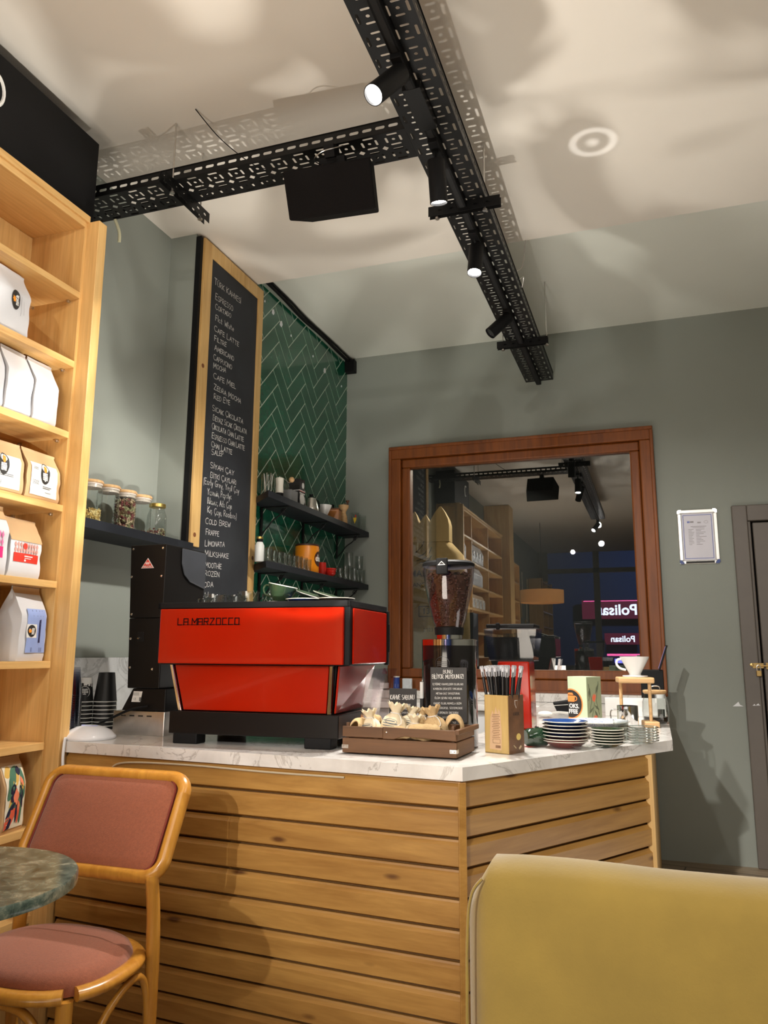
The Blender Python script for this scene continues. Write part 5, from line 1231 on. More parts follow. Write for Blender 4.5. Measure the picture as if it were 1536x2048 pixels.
# ================================================================ clear holder at the machine's right side
t = thing('acrylic_panel', 'clear bent acrylic sheet hanging by the right side of the espresso machine', 'acrylic sheet', (-.925,2.50,.9), 0)
b_ = MB(); b_.hull8([(.0,-.08,.012),(.003,-.08,.012),(.003,.09,.012),(.0,.09,.012)], [(.034,-.085,.245),(.037,-.085,.245),(.037,.105,.245),(.034,.105,.245)])
b_.hull8([(.037,.105,.245),(.040,.105,.245),(.010,.095,.045),(.007,.095,.045)], [(.075,.10,.245),(.078,.10,.245),(.040,.09,.045),(.037,.09,.045)]); b_.build('sheet', glass('pink_acrylic', (.94,.88,.88), 1.2, .08, .16), t)
t = thing('cleaning_cloth', 'orange cloth bunched up behind the wooden crate', 'cloth', (-.79,2.66,.9))
b_ = MB()
b_.grid(lambda u, v: Vector(((u-.5)*.13*(1-.35*v)+.012*sin(v*9), (v-.5)*.07+.015*sin(u*8), .005+.095*max(0,sin(u*2.6+.3))*(1-abs(v-.4))*(.7+.3*noise.noise(Vector((u*5,v*5,1)))))), 26, 20)
b_.build('fabric', mat('orange_cloth', sr(236,150,40), .85, bump=.4, bscale=200), t, smooth=80, solid=.003)
# ================================================================ crate of soap sachets
cr = thing('wooden_crate', 'brown wooden crate with side slats and metal corners', 'crate', (-.722,2.335,CZ), -2.5)
M_crate = wood('crate_wood', sr(112,75,40), sr(80,52,27), 'X', .55, 1.2); M_crate2 = wood('crate_wood_side', sr(110,74,40), sr(78,50,27), 'Y', .55, 1.2)
cw, cdp = .178, .098
MB().box(-cw+.008,cw-.008,-cdp+.008,cdp-.008,.006,.012).build('bottom', M_crate, cr)
for y0,y1 in ((-cdp,-cdp+.008),(cdp-.008,cdp)):
    MB().box(-cw,cw,y0,y1,.004,.046).build('lower_slat', M_crate, cr, bevel=.001)
MB().box(-cw,-cw+.130,-cdp,-cdp+.008,.050,.080).build('upper_slat', M_crate, cr, bevel=.001)
MB().box(-cw,cw,cdp-.008,cdp,.050,.080).build('upper_slat', M_crate, cr, bevel=.001)
b_ = MB(); b_.prism([(-cw+.131,.048),(-cw+.165,.048),(-cw+.20,.058),(cw,.050),(cw,.080),(-cw+.20,.080),(-cw+.165,.082),(-cw+.131,.082)], 0, .010, face_ny(0,-cdp+.007,0)); b_.build('shaped_handle', M_crate, cr, bevel=.002)
for x0,x1 in ((-cw,-cw+.008),(cw-.008,cw)):
    MB().box(x0,x1,-cdp+.009,cdp-.009,.004,.046).build('end_slat', M_crate2, cr, bevel=.001); MB().box(x0,x1,-cdp+.009,cdp-.009,.050,.074).build('end_slat', M_crate2, cr, bevel=.001)
b_ = MB(); b_.box(cw-.004,cw+.010,-cdp-.004,cdp+.02,.068,.082); b_.build('end_handle', M_crate2, cr, bevel=.002)
MB().lathe([(0,0),(.0042,0),(.003,.002),(0,.0025)], 12, face_ny(-cw+.142,-cdp-.003,.068)).build('rivet', M_chrome, cr, smooth=40)
for sx in (-1, 1):
    b_ = MB(); b_.box(sx*(cw+.001)-.0008,sx*(cw+.001)+.0008,-cdp-.001,-cdp+.018,.016,.027); b_.box(min(sx*cw,sx*(cw-.020)),max(sx*cw,sx*(cw-.020)),-cdp-.0016,-cdp-.0004,.016,.027); b_.build('corner_plate', M_steel, cr, bevel=.0006)
    for dx in (.006,.016): MB().sphere((sx*(cw-dx),-cdp-.002,.021), .0022, 8, 6).build('corner_screw', M_chrome, cr, smooth=80)
for sx in (-1,1): MB().box(sx*(cw-.013)-.004,sx*(cw-.013)+.004,-cdp+.009,-cdp+.018,.006,.09).build('corner_post', M_crate, cr)
# sacks
M_jute = mat('jute', sr(204,174,128), .9, var=.12, scale=300, bump=.7, bscale=500); M_cotton = mat('cotton_sack', sr(226,212,182), .85, var=.06, bump=.4, bscale=300)
M_tie = mat('white_string', (.75,.72,.66), .8)
def sack(label_, loc, m, k=1.0, lean=(0,0), printed=False, rz=0, group='little drawstring sacks in the crate'):
    t = thing('drawstring_sack', label_, 'sack', loc, rz, group); t.rotation_euler = (radians(lean[0]), radians(lean[1]), radians(rz)); t.scale = (k,)*3
    prof = [(.004,0),(.024,.002),(.032,.014),(.033,.030),(.026,.046),(.013,.055),(.011,.060),(.018,.070),(.024,.080)]
    rings = []; sd = random.Random(label_)
    for j,(r,z) in enumerate(prof):
        n = 28; rings.append([(r*cos(2*pi*q/n)*(1+.13*sin(q*pi*2/n*7+j)*(j > 4)+.08*noise.noise(Vector((q*.6,j*.7,sd.random())))), r*.8*sin(2*pi*q/n)*(1+.13*cos(q*pi*2/n*6)*(j > 4)), z+.005*(j == 8)*sin(q*1.7)) for q in range(n)])
    MB().loft(rings, caps=False).build('cloth', m, t, smooth=70)
    MB().tube([(.0125*cos(2*pi*q/16), .011*sin(2*pi*q/16), .0575) for q in range(16)], .0016, 6, closed=True).build('string', M_tie, t, smooth=60)
    MB().tube(smoothpath([(.010,-.010,.0575),(.020,-.020,.050),(.024,-.024,.036),(.016,-.026,.03)],4), .0012, 5).build('string_end', M_tie, t, smooth=60)
    if printed:
        b_ = MB()
        for r_ in range(4):
            b_.grid(lambda u, v, r_=r_: Vector((-.020+.036*u*(1-.2*(r_%2)), -.0275-.0008*cos(u*3), .020+r_*.006+.0018*v)), 6, 1)
        b_.tube([(.015*cos(q*pi/10),-.0285,.038+.006*sin(q*pi/10)) for q in range(20)], .0006, 4, closed=True)
        b_.build('print', mat('blue_grey_print', sr(96,112,128), .8), t)
    return t
def jute_fold(label_, loc, w, r, a0, a1, rz=0, rx=0, sd=1):
    t = thing('jute_cloth', label_, 'jute cloth', loc, rz, 'jute cloth rolls padding the crate'); t.rotation_euler = (radians(rx), 0, radians(rz))
    def f(u, v):
        a = radians(a0+(a1-a0)*v); n1 = noise.noise(Vector((u*3+sd, v*3, sd))); rr_ = r*(1+.28*n1)*(1-.25*abs(2*u-1)**3)
        return Vector(((u-.5)*w+.006*n1, rr_*cos(a), rr_*1.15*sin(a)+.006*noise.noise(Vector((u*5, sd, v*4)))))
    MB().grid(f, 26, 22).build('cloth', M_jute, t, smooth=80, solid=.004); return t
sz0 = CZ+.016
sack('cotton sack with a printed tag at the left of the crate', (-.830,2.30,sz0+.030), M_cotton, 1.0, (4,-6), True)
sack('large printed cotton sack tied with a string bow in the crate middle left', (-.768,2.31,sz0+.030), M_cotton, 1.25, (-4,8), True)
sack('cotton sack standing up behind the large printed one', (-.735,2.36,sz0+.038), M_cotton, 1.0, (-6,12), True)
sack('small plain cotton sack in the middle of the crate', (-.695,2.30,sz0+.022), M_cotton, .95, (6,4))
sack('jute coloured sack opening like a fan at the right of the crate', (-.628,2.31,sz0+.032), M_jute, 1.15, (5,-10))
sack('kraft coloured sack at the back beside the little soap sign', (-.700,2.385,sz0+.040), M_jute, .9, (0,5))
jute_fold('rolled jute flap standing at the left end of the crate', (-.868,2.285,sz0+.056), .050, .022, -60, 200, 80, 20, 1)
jute_fold('second jute flap just behind the left end of the crate', (-.840,2.345,sz0+.070), .045, .018, -40, 190, 60, -10, 2)
jute_fold('long jute roll along the front edge of the crate', (-.755,2.262,sz0+.044), .125, .017, -30, 205, 0, 0, 3)
jute_fold('jute roll folded over in front of the fan shaped sack', (-.655,2.274,sz0+.046), .096, .022, -20, 215, 6, 0, 4)
jute_fold('jute loop standing at the right end of the crate', (-.578,2.335,sz0+.066), .045, .026, -50, 210, 96, 0, 5)
# little blackboards
def sign(label_, loc, w, h, rz, lines_, tilt=8, z0=0):
    hv = h-z0
    t = thing('table_sign', label_, 'sign', loc, rz); t.rotation_euler = (radians(-tilt), 0, radians(rz))
    MB().box(-w/2,w/2,0,.004,0,h).build('card', mat('sign_black', (.016,.014,.013), .5), t, bevel=.0006)
    b_ = MB(); rd = random.Random(len(lines_))
    for (s_, x, z, hh, ww) in lines_: write(b_, s_, (-w/2+x*w, -.0006, z0+z*hv), (1,0,.02), (0,0,1), hh, hh*.125, ww*w, .05, 1.0, rd)
    b_.build('lettering', M_print, t); return t
sign('black card reading KAHVE SABUNU standing behind the crate', (-.788,2.475,CZ+.001), .094,.182,-2,
     [('KAHVE SABUNU',.04,.74,.014,.90),('HEDİYE PAKETİ İÇİNDE',.22,.60,.005,.58),('HAFİF PEELİNG',.40,.51,.005,.40),('ETKİLİ SABUN',.22,.42,.005,.50),('60',.82,.10,.008,.12)], 1, .045)
sign('tall black card headed BUNU BİLİYOR MUYDUNUZ leaning on the black grinder', (-.626,2.443,CZ+.001), .120,.252,-2,
     [('BUNU',.36,.905,.011,.26),('BİLİYOR MUYDUNUZ!',.05,.825,.0125,.88),('İÇTİĞİNİZ KAHVELERİN OLURLARI',.07,.725,.0058,.84),('KARBON DİOKSİTİ YAKARAK',.09,.655,.0058,.80),('METAN GAZ SAVUŞTURAK',.16,.585,.0058,.66),('ÖLÜM SEVİNİ HIZLANDIRIR',.12,.515,.0058,.72),('KAHVE OLURLARIMIZLA BİZİM',.10,.435,.0058,.76),('İÇİN BELERLİKSEL SÜSTEMLERDE',.07,.365,.0058,.82),('BU ÜRÜNLER ÜRETEREK',.16,.295,.0058,.62),('VEREBİLİRİZ',.34,.225,.0058,.36),('KATKI',.48,.155,.0058,.22)], 1, .048)
sign('narrow black and white card half hidden between the two black signs', (-.722,2.50,CZ+.001), .030,.205,-2, [('Ottom',.12,.50,.012,1.0)], 1)
MB().box(-.0145,.0145,-.0012,-.0004,.150,.203).build('top_card', M_print, [o for o in bpy.data.objects if o.get('label','').startswith('narrow black')][0])
# ================================================================ straw box and straws
t = thing('straw_box', 'printed card box in wood and brown colours holding black straws', 'box', (-.452,2.455,CZ), -22)
bs = .043
b_ = MB()
for x0,x1,y0,y1 in ((-bs,bs,-bs,-bs+.002),(-bs,bs,bs-.002,bs),(-bs,-bs+.002,-bs,bs),(bs-.002,bs,-bs,bs)): b_.box(x0,x1,y0,y1,0,.172)
b_.box(-bs,bs,-bs,bs,0,.002); b_.build('carton', wood('box_print_wood', sr(212,182,118), sr(196,162,98), 'Z', .5, .8), t)
MB().box(bs,bs+.0006,-bs,bs,0,.172).build('brown_side', mat('box_brown', sr(110,76,50), .45, var=.4, scale=14), t)
b_ = MB(); b_.prism([(-.024,.008),(.018,.006),(.020,.06),(.016,.118),(.010,.128),(.006,.112),(.0,.134),(-.006,.108),(-.012,.122),(-.020,.10),(-.022,.06)],0,.0005,face_ny(-.002,-bs,.004)); b_.build('pale_silhouette', mat('silhouette', sr(214,178,140), .5), t)
b_ = MB()
for k in range(14): b_.box(-.016+.002*(k%3),.012-.003*(k%2),-bs-.0012,-bs-.0006,.046+k*.0052,.0470+k*.0052)
for k in range(9): b_.box(-.004+k*.002,-.003+k*.002,-bs-.0012,-bs-.0006,.016,.024)
for x0,x1,z0,z1 in framebox(-.014,.012,.030,.042,.0006,0,0): b_.box(x0,x1,-bs-.0012,-bs-.0006,z0,z1)
b_.build('side_print', mat('brown_print', sr(110,70,44), .6), t)
b_ = MB(); b_.prism([(-.008,.012),(.008,.012),(.008,.0),(0,-.012),(-.008,.0)],0,.0005,face_px(bs+.0008,.0,.145)); b_.build('shield_logo', M_print, t)
b_ = MB(); b_.prism([(-.0065,.0105),(.0065,.0105),(.0065,.0005),(0,-.0098),(-.0065,.0005)],0,.0005,face_px(bs+.0014,.0,.145)); b_.build('shield_centre', mat('box_brown', sr(110,76,50), .45), t)
b_ = MB(); write(b_, 'KARISIK', (bs+.0014,-.018,.112), (0,1,0), (0,0,1), .009, .0012, .036); b_.build('box_words', M_ink, t)
b_ = MB(); n = 20; b_.prism([(.0125*cos(2*pi*k/n),.010*sin(2*pi*k/n)) for k in range(n)],0,.0006,face_px(bs+.0008,.010,.048)); b_.build('coffee_cup_print', mat('print_yellow', sr(224,196,110), .5), t)
b_ = MB(); b_.prism([(-.008,-.003),(.004,.005),(.008,.0),(-.004,-.008)],0,.0006,face_px(bs+.0008,.018,.018)); b_.prism([(-.020,.004),(-.006,-.006),(-.004,-.003),(-.018,.006)],0,.0006,face_px(bs+.0008,.0,.020)); b_.build('small_prints', mat('print_beige', sr(206,186,146), .5), t)
M_straw = mat('black_straw', (.012,.012,.014), .3, coat=.3); M_film = mat('straw_film', (.62,.62,.65), .15, coat=.8, var=.45, scale=160)
st0 = thing('drinking_straw', 'black wrapped drinking straw', 'straw', (0,0,-5), 0, 'black wrapped straws in the card box')
MB().tube([(0,0,0),(0,0,.240)], .0044, 10).build('tube', M_straw, st0, smooth=50)
b_ = MB(); rd = random.Random(4)
b_.loft([[(r*(1+.5*sin(q*2.3))*cos(2*pi*q/9), r*(1+.5*cos(q*3.1))*sin(2*pi*q/9), z) for q in range(9)] for r, z in ((.0047,.226),(.0052,.240),(.0046,.246),(.0062,.252),(.0050,.259))], caps=False); b_.build('film_tip', M_film, st0)
ct_, cs_ = cos(radians(-22)), sin(radians(-22)); k = 0
pl_ = ['front left corner','front, near left','front middle','front, near right','front right corner','left side','inner left','centre','inner right','right side','back left','back, near left','back middle','back, near right','back right corner']
hd_ = ['row nearest the viewer','second row','third row','fourth row','row nearest the window']
for j in range(5):
    for i in range(5):
        lx, ly = -.031+.0155*i+rd.uniform(-.002,.002), -.031+.0155*j+rd.uniform(-.002,.002)
        x = -.452+(lx*ct_-ly*cs_)*.6; y = 2.455+(lx*cs_+ly*ct_)*.6
        c = place(st0, (x, y, CZ+.003), 0, 'black wrapped straw, %s from the left in the %s of the box' % (wds[i], hd_[j]), rx=rd.uniform(-1.5,1.5)-(y-2.455)*280, ry=rd.uniform(-1.5,1.5)+(x+.452)*300)
        k += 1
place(st0, (-.462,2.445,CZ+.004), 0, 'black straw leaning out furthest to the left of the box', rx=0, ry=-9.5)
place(st0, (-.446,2.458,CZ+.004), 0, 'black straw leaning out furthest to the right of the box', rx=2, ry=11.5)
for ch in [o for o in bpy.data.objects if o.parent == st0]: bpy.data.objects.remove(ch)
bpy.data.objects.remove(st0)
# dark green glass lying behind the straw box
t = thing('green_glass_cup', 'dark green glazed cup lying between the straw box and the plates', 'cup', (-.385,2.635,CZ+.030), 0)
MB(Rz(35)@Ry(90)).lathe([(0,-.036),(.022,-.036),(.028,-.028),(.030,.0),(.029,.036),(.026,.036),(.026,-.02),(0,-.028)], 32, cap=False).build('bowl', mat('bottle_green', (.01,.035,.016), .08, coat=.8), t, smooth=50)
MB(Rz(35)).tube(smoothpath([(-.02,-.028,.0),(-.015,-.045,.004),(.012,-.045,.004),(.018,-.028,.0)],5), .004, 8).build('handle', mat('bottle_green', (.01,.035,.016), .08), t, smooth=50)
# ================================================================ plate stacks
M_bluew = mat('blue_glaze', (.012,.055,.22), .12, coat=.6); M_oxblood = mat('oxblood_glaze', (.13,.02,.015), .15, coat=.5); M_darkpl = mat('dark_glaze', (.02,.02,.03), .15, coat=.5)
gs = 'cream rimmed plates in the tall stack'
cols = [('oxblood red',M_oxblood),('red',mat('red_glaze',(.32,.03,.03),.15,coat=.5)),('dark',M_darkpl),('navy',M_navy),('dark',M_darkpl),('navy',M_navy),('blue',M_bluew)]
for i,(cn,cm) in enumerate(cols):
    lb = {0:'oxblood red plate at the bottom of the tall stack by the straw box',6:'blue plate on top of the tall stack by the straw box'}.get(i, '%s cream rimmed plate, %s from the bottom of the tall stack' % (cn, wds[i]))
    plate(lb, (-.290,2.650,CZ+i*.0108), .073-.001*(i==0), .018 if i else .022, cm, M_cream, group=gs, name='plate', cat='plate', innerm=cm if i == 6 else None)
gs = 'small green saucers in a stack'
for i in range(6):
    plate('small dark green saucer, %s in the stack right of the tall one' % ('bottom one' if i == 0 else 'top one' if i == 5 else wds[i]+' from the bottom'), (-.163,2.715,CZ+i*.0085), .054, .014, M_green, M_cream, group=gs, innerm=M_green if i == 5 else None)
gs = 'patterned plates behind the stacks'
def floral():
    m, nt, b = _nt('blue_pattern'); mp = _coords(nt,(1,1,1)); v = nt.nodes.new('ShaderNodeTexVoronoi'); v.inputs['Scale'].default_value=110
    nt.links.new(mp.outputs[0], v.inputs['Vector']); r = _ramp(nt, v.outputs['Distance'], [(.35,sr(226,224,220)),(.5,sr(110,130,176)),(.62,sr(224,224,222))]); nt.links.new(r.outputs[0], b.inputs['Base Color']); b.inputs['Roughness'].default_value=.2; return m
Mfl = floral()
for i in range(3): plate('%s plate in the low stack behind the saucers' % ['cream lowest','white middle','blue flower patterned top'][i], (-.215,3.03,CZ+i*.016), .115, .024, M_cream if i < 2 else Mfl, M_cream, group=gs, name='plate', cat='plate', innerm=Mfl if i == 2 else None)
gs = 'stacked clear glass saucers'; M_rimg = glass('rim_glass', (.8,.88,.86), 1.0, .05, .35)
for i in range(6):
    o = plate('x', (-.055+.001*(i%2),2.86,CZ+i*.0085), .052, .012, M_glass, M_rimg, group=gs, name='glass_saucer')
    tag(o, 'clear glass saucer, %s of the stack at the right corner' % ('lowest' if i == 0 else 'topmost' if i == 5 else wds[i]+' from the bottom'), 'saucer', gs)
o = plate_mb(.055,.010).build('glass_saucer', M_glass, None, smooth=50); o.location = (-.225,2.625,CZ+.001); tag(o, 'single clear glass saucer lying between the plate stacks', 'saucer')
tumbler('clear tumbler standing among the glass saucers', (-.125,2.86,CZ), .026,.075, M_glassg, rb=.85)
# ================================================================ printed tissue box
t = thing('menu_box', 'pale green card box with a round orange rimmed logo and painted flowers', 'box', (-.300,3.55,CZ), -33)
hb = .050
MB().box(-hb,hb,-hb,hb,0,.200).build('carton', mat('pale_green_card', sr(190,204,172), .5, var=.02), t, bevel=.001)
MB().box(hb,hb+.0006,-hb+.001,hb-.001,0.001,.199).build('flower_side', mat('sage_side', sr(150,160,130), .55), t)
def discp(mb, r, off, M, n=32, cx=0, cy=0, ry_=None): mb.prism([(cx+r*cos(2*pi*k/n), cy+(ry_ or r)*sin(2*pi*k/n)) for k in range(n)], off, off+.0004, M); return mb
FN = face_ny(0,-hb,.085); LX = -.035
def cliplogo(poly): return clip_poly(poly, -hb+.0005, hb, -1, 1)
def lg(name, polys, off, m):
    b_ = MB()
    for p in polys:
        q = cliplogo(p)
        if len(q) > 2: b_.prism(q, off, off+.0004, FN)
    b_.build(name, m, t)
circ = lambda r, cx=0, cy=0, n=40: [(cx+r*cos(2*pi*k/n), cy+r*sin(2*pi*k/n)) for k in range(n)]
M_ring = mat('ring_orange', sr(238,140,70), .5)
lg('logo_ring', [circ(.0635, LX)], .0002, M_ring); lg('logo_disc', [circ(.058, LX)], .0008, M_ink)
lg('logo_pot', [[(LX-.022,.008),(LX+.020,.008),(LX+.024,.034),(LX-.024,.034)],[(LX-.018,.037),(LX+.016,.037),(LX+.010,.046),(LX-.010,.046)]], .0014, M_ring)
MB().tube([FN@Vector((LX+.024+.009*cos(k*pi/8-pi/2),.022+.009*sin(k*pi/8-pi/2),.0016)) for k in range(9)], .002, 6).build('pot_handle', M_ring, t)
for w_, yy, xe in (('OKS.', -.010, .046), ('FFEE', -.033, .038)): print_text(w_, .0245, M_print, 'logo_words', t, FN@T(LX+xe-.0015,yy,.0020), align='RIGHT', bold=.0008)
FP = face_px(hb+.0008,0,.0)
b_ = MB()
for (cx,cz,r,s_) in ((.0,.105,.016,1.6),(.006,.025,.016,1)):
    for k in range(5):
        a = radians(60+k*30); b_.prism([(cx,cz-.012),(cx+r*.9*cos(a)-.003,cz+r*s_*sin(a)*.6),(cx+r*cos(a),cz+r*s_*sin(a)),(cx+r*.9*cos(a)+.004,cz+r*s_*sin(a)*.6)], 0,.0005, FP)
b_.build('coral_flowers', mat('coral_print', sr(222,110,80), .6), t)
b_ = MB()
for p in ([(-.03,0),(-.01,.06),(.0,.09)],[(-.035,.05),(-.02,.10),(-.03,.15)],[(.03,.04),(.012,.10),(.03,.18)],[(-.04,.10),(-.03,.13),(-.038,.17)]): b_.tube([FP@Vector((a,c,.0006)) for a,c in p], .0009, 4)
for cx,cz,a,l in ((-.022,.06,.7,.02),(.016,.07,-.6,.02),(.02,.15,1.1,.026),(-.034,.135,1.4,.02),(.01,.045,2.2,.02),(-.012,.02,.4,.018)):
    c,s_=cos(a),sin(a); b_.prism([(cx+u*c-v*s_,cz+u*s_+v*c) for u,v in ((-l,0),(0,-l*.28),(l,0),(0,l*.28))],0,.0005,FP)
b_.build('grey_leaves', mat('leaf_print', sr(92,100,80), .6), t)
# spoon, black tool, loose items
M_spoonw = mat('pearl_spoon', (.78,.77,.74), .15, coat=.4)
t = thing('serving_spoon', 'white ladle shaped spoon lying on the worktop before the window', 'spoon', (-.505,3.80,CZ+.006), 8)
MB().sphere((0,0,.012), 1, 24, 12, (.036,.024,.014)).build('bowl', M_spoonw, t, smooth=80); MB().tube(smoothpath([(.03,0,.014),(.06,0,.020),(.12,0,.016),(.18,0,.010)],4), (.004,.008), 8).build('handle', M_spoonw, t, smooth=60)
t = thing('brush', 'black handled counter brush lying before the window', 'brush', (-.420,4.10,CZ+.0), 6)
b_ = MB(); b_.hull8([(-.06,-.03,.0),(.10,-.03,.0),(.10,.03,.0),(-.06,.03,.0)], [(-.085,-.03,.055),(.10,-.03,.085),(.10,.03,.085),(-.085,.03,.055)]); b_.build('body', M_black, t, bevel=.006); MB().tube([(-.08,-.032,.040),(.10,-.032,.056)], .002, 6).build('edge_line', M_steel, t)
# ================================================================ pour over stand and dripper
t = thing('dripper_stand', 'blond wooden pour-over stand on two posts', 'dripper stand', (-.088,3.50,CZ), 10)
MB().box(-.072,.072,-.055,.055,.178,.202).build('top_plate', M_bamboo, t, bevel=.006, seg=3)
MB().box(.026,.084,-.05,.05,.0,.024).build('foot', M_bamboo, t, bevel=.004); MB().box(-.084,-.032,-.05,.05,.0,.024).build('foot', M_bamboo, t, bevel=.004)
MB().tube([(.055,-.02,.024),(.055,-.02,.178)], .007, 14).build('post', M_bamboo, t, smooth=50); MB().tube([(-.056,.02,.024),(-.056,.02,.178)], .007, 14).build('post', M_bamboo, t, smooth=50)
t = thing('coffee_dripper', 'white ceramic dripper cone with a handle on the wooden stand', 'dripper', (-.085,3.50,CZ+.2025), 0)
MB().lathe([(0,0),(.050,0),(.052,.003),(.050,.006),(.024,.008),(.024,.014),(.058,.078),(.060,.084),(.057,.084),(.052,.078),(.02,.018),(0,.018)], 44, cap=False).build('cone', M_ceramic, t, smooth=40)
MB().tube(smoothpath([(-.050,-.01,.074),(-.068,-.012,.070),(-.072,-.012,.052),(-.060,-.01,.036),(-.036,-.008,.028)],6), .005, 10).build('handle', M_ceramic, t, smooth=60)
t = thing('carafe', 'glass coffee server with a wooden lid below the pour-over stand', 'carafe', (-.012,3.70,CZ), 0)
MB().lathe([(0,.001),(.045,.001),(.054,.010),(.056,.05),(.054,.09),(.045,.118),(.043,.130)], 40, cap=False).build('glass_body', M_glassg, t, smooth=60)
MB().lathe([(0,.125),(.044,.125),(.050,.131),(.050,.139),(.046,.142),(0,.142)], 36).build('lid', M_bamboo, t, smooth=40); MB().lathe([(0,.003),(.043,.003),(.050,.012),(.050,.028),(0,.028)], 36).build('coffee', mat('black_coffee', (.02,.008,.004), .1), t, smooth=40)
MB().tube(smoothpath([(-.01,-.02,.142),(-.012,-.02,.156),(.010,-.02,.160),(.022,-.02,.154),(.022,-.02,.142)],5), .0025, 8).build('lid_loop', M_steel, t, smooth=60)
t = thing('steel_mug', 'straight sided polished steel mug beneath the dripper stand', 'mug', (-.118,3.37,CZ), 0)
MB().lathe([(0,0),(.040,0),(.041,.002),(.041,.092),(.0395,.092),(.0395,.004),(0,.004)], 40, cap=False).build('wall', M_chrome, t, smooth=40)
MB().tube(smoothpath([(-.041,-.01,.075),(-.062,-.012,.072),(-.066,-.012,.045),(-.058,-.012,.025),(-.041,-.01,.022)],5), .003, 8).build('handle', M_chrome, t, smooth=60)
t = thing('pepper_shaker', 'slim clear shaker with dark contents behind the glass server', 'shaker', (.012,3.92,CZ), 0)
MB().lathe([(0,0),(.016,0),(.017,.003),(.017,.095),(0,.095)], 24).build('glass_body', M_glassg, t, smooth=40); MB().lathe([(0,.002),(.0155,.002),(.0155,.045),(0,.045)], 24).build('contents', M_ink, t, smooth=40); MB().lathe([(0,.0955),(.018,.0955),(.018,.122),(.015,.125),(0,.125)], 24).build('cap', M_white, t, smooth=40)
t = thing('spice_sachets', 'heap of silvery tea sachets behind the patterned plates', 'tea sachets', (-.215,3.28,CZ), 0); rd = random.Random(8)
for k in range(9):
    a = rd.uniform(-50,50); MB(T(-.03+.013*k-.03,rd.uniform(-.03,.03),.006+.005*k*(1 if k<5 else .6))@Rz(a)@Rx(rd.uniform(-14,14))@Ry(rd.uniform(-16,16))).box(-.034,.034,-.024,.024,-.0012,.0012).build('sachet', [M_steel,M_print,M_bagk,M_steel,M_ink][k%5], t, bevel=.0008)
tag(MB().tube([(-.265,3.62,CZ),(-.268,3.61,CZ+.115)], .0022, 8).build('stir_stick', M_steel, None, smooth=50), 'thin steel stir stick standing upright behind the tea sachets', 'stick')
tag(MB().box(-.245,.034,4.03,4.055,CZ,CZ+.088).build('low_partition', mat('white_board', (.72,.71,.69), .2, var=.04), None, bevel=.002), 'low white partition board across the right end of the worktop', 'board')
# till tablet by the wall
t = thing('card_terminal', 'black point-of-sale stand with a tilted tablet by the window', 'tablet', (-.005,4.45,CZ), 0)
MB().box(-.075,.040,-.05,.05,0,.215).build('stand', M_black, t, bevel=.004)
b_ = MB(); b_.hull8([(.018,-.06,.216),(.026,-.06,.213),(.026,.08,.213),(.018,.08,.216)], [(.062,-.06,.345),(.070,-.06,.342),(.070,.08,.342),(.062,.08,.345)]); b_.build('tablet', M_black, t, bevel=.002)
b_ = MB(); b_.hull8([(.0163,-.055,.222),(.0173,-.055,.222),(.0173,.074,.222),(.0163,.074,.222)], [(.0577,-.055,.338),(.0587,-.055,.338),(.0587,.074,.338),(.0577,.074,.338)]); b_.build('screen', mat('tablet_screen', (.02,.02,.05), .1, emit=(.35,.36,.75), estr=.5), t)
# window sill things
t = thing('syrup_bottle', 'clear squeeze bottle with a brown cap on the sill beside the machine', 'bottle', (-1.735,5.05,.9525), 0)
MB().lathe([(0,0),(.028,0),(.030,.004),(.030,.055),(.022,.085),(.012,.10),(.012,.105)], 28, cap=False).build('glass_body', M_glassg, t, smooth=50)
MB().lathe([(0,.105),(.017,.105),(.017,.122),(.010,.128),(.006,.142),(0,.144)], 24).build('cap', mat('cap_brown', sr(110,40,34), .4), t, smooth=40); MB().lathe([(.0302,.010),(.0304,.045)], 28, cap=False).build('paper_label', M_print, t, smooth=40)
t = thing('salt_can', 'small blue and white can on the window sill', 'can', (-1.650,5.05,.9525), 0)
MB().lathe([(0,0),(.021,0),(.021,.082),(0,.082)], 28).build('can', mat('can_blue', sr(40,70,150), .35), t, smooth=40); MB().lathe([(0,.0822),(.0215,.0822),(.0215,.090),(0,.090)], 28).build('lid', M_print, t, smooth=40)
b_ = MB(); b_.add([(.0214*cos(-1.2+x), .0214*sin(-1.2+x), z) for x,z in ((-.5,.018),(.5,.018),(.5,.040),(-.5,.040))], [(0,1,2,3)]); b_.build('white_patch', M_print, t)
tag(MB().box(-1.60,-1.535,5.02,5.04,.9525,1.03).build('sachet_pack', mat('pack_white', sr(206,210,216), .4, var=.15, scale=30), None, bevel=.004), 'small white packet on the window sill behind the soap sign', 'packet')
# ================================================================ more bags further along the bookcase (they show in the window's reflection)
src = [o for o in bpy.data.objects if o.name.startswith('coffee_bag') and o.parent is None]
plain = [o for o in src if 'middle of three plain' in o['label']][0]; logo = [o for o in src if 'sideways round logo' in o['label']][0]; kraft = [o for o in src if 'nearest the post' in o['label']][0]
ords = ['first','second','third','fourth','fifth']
for i in range(4):
    place(logo, (-2.010, 1.44-.165*i, 2.2425), 4, 'white logo bag, %s along the second shelf of the middle bookcase bay' % ords[i])
    place(plain, (-2.010, 1.45-.150*i, 1.9755), 3, 'plain white bag, %s along the third shelf of the middle bookcase bay' % ords[i])
    place(kraft, (-2.004, 1.44-.185*i, 1.7065), 2, 'kraft bag with white label, %s along the fourth shelf of the middle bay' % ords[i])
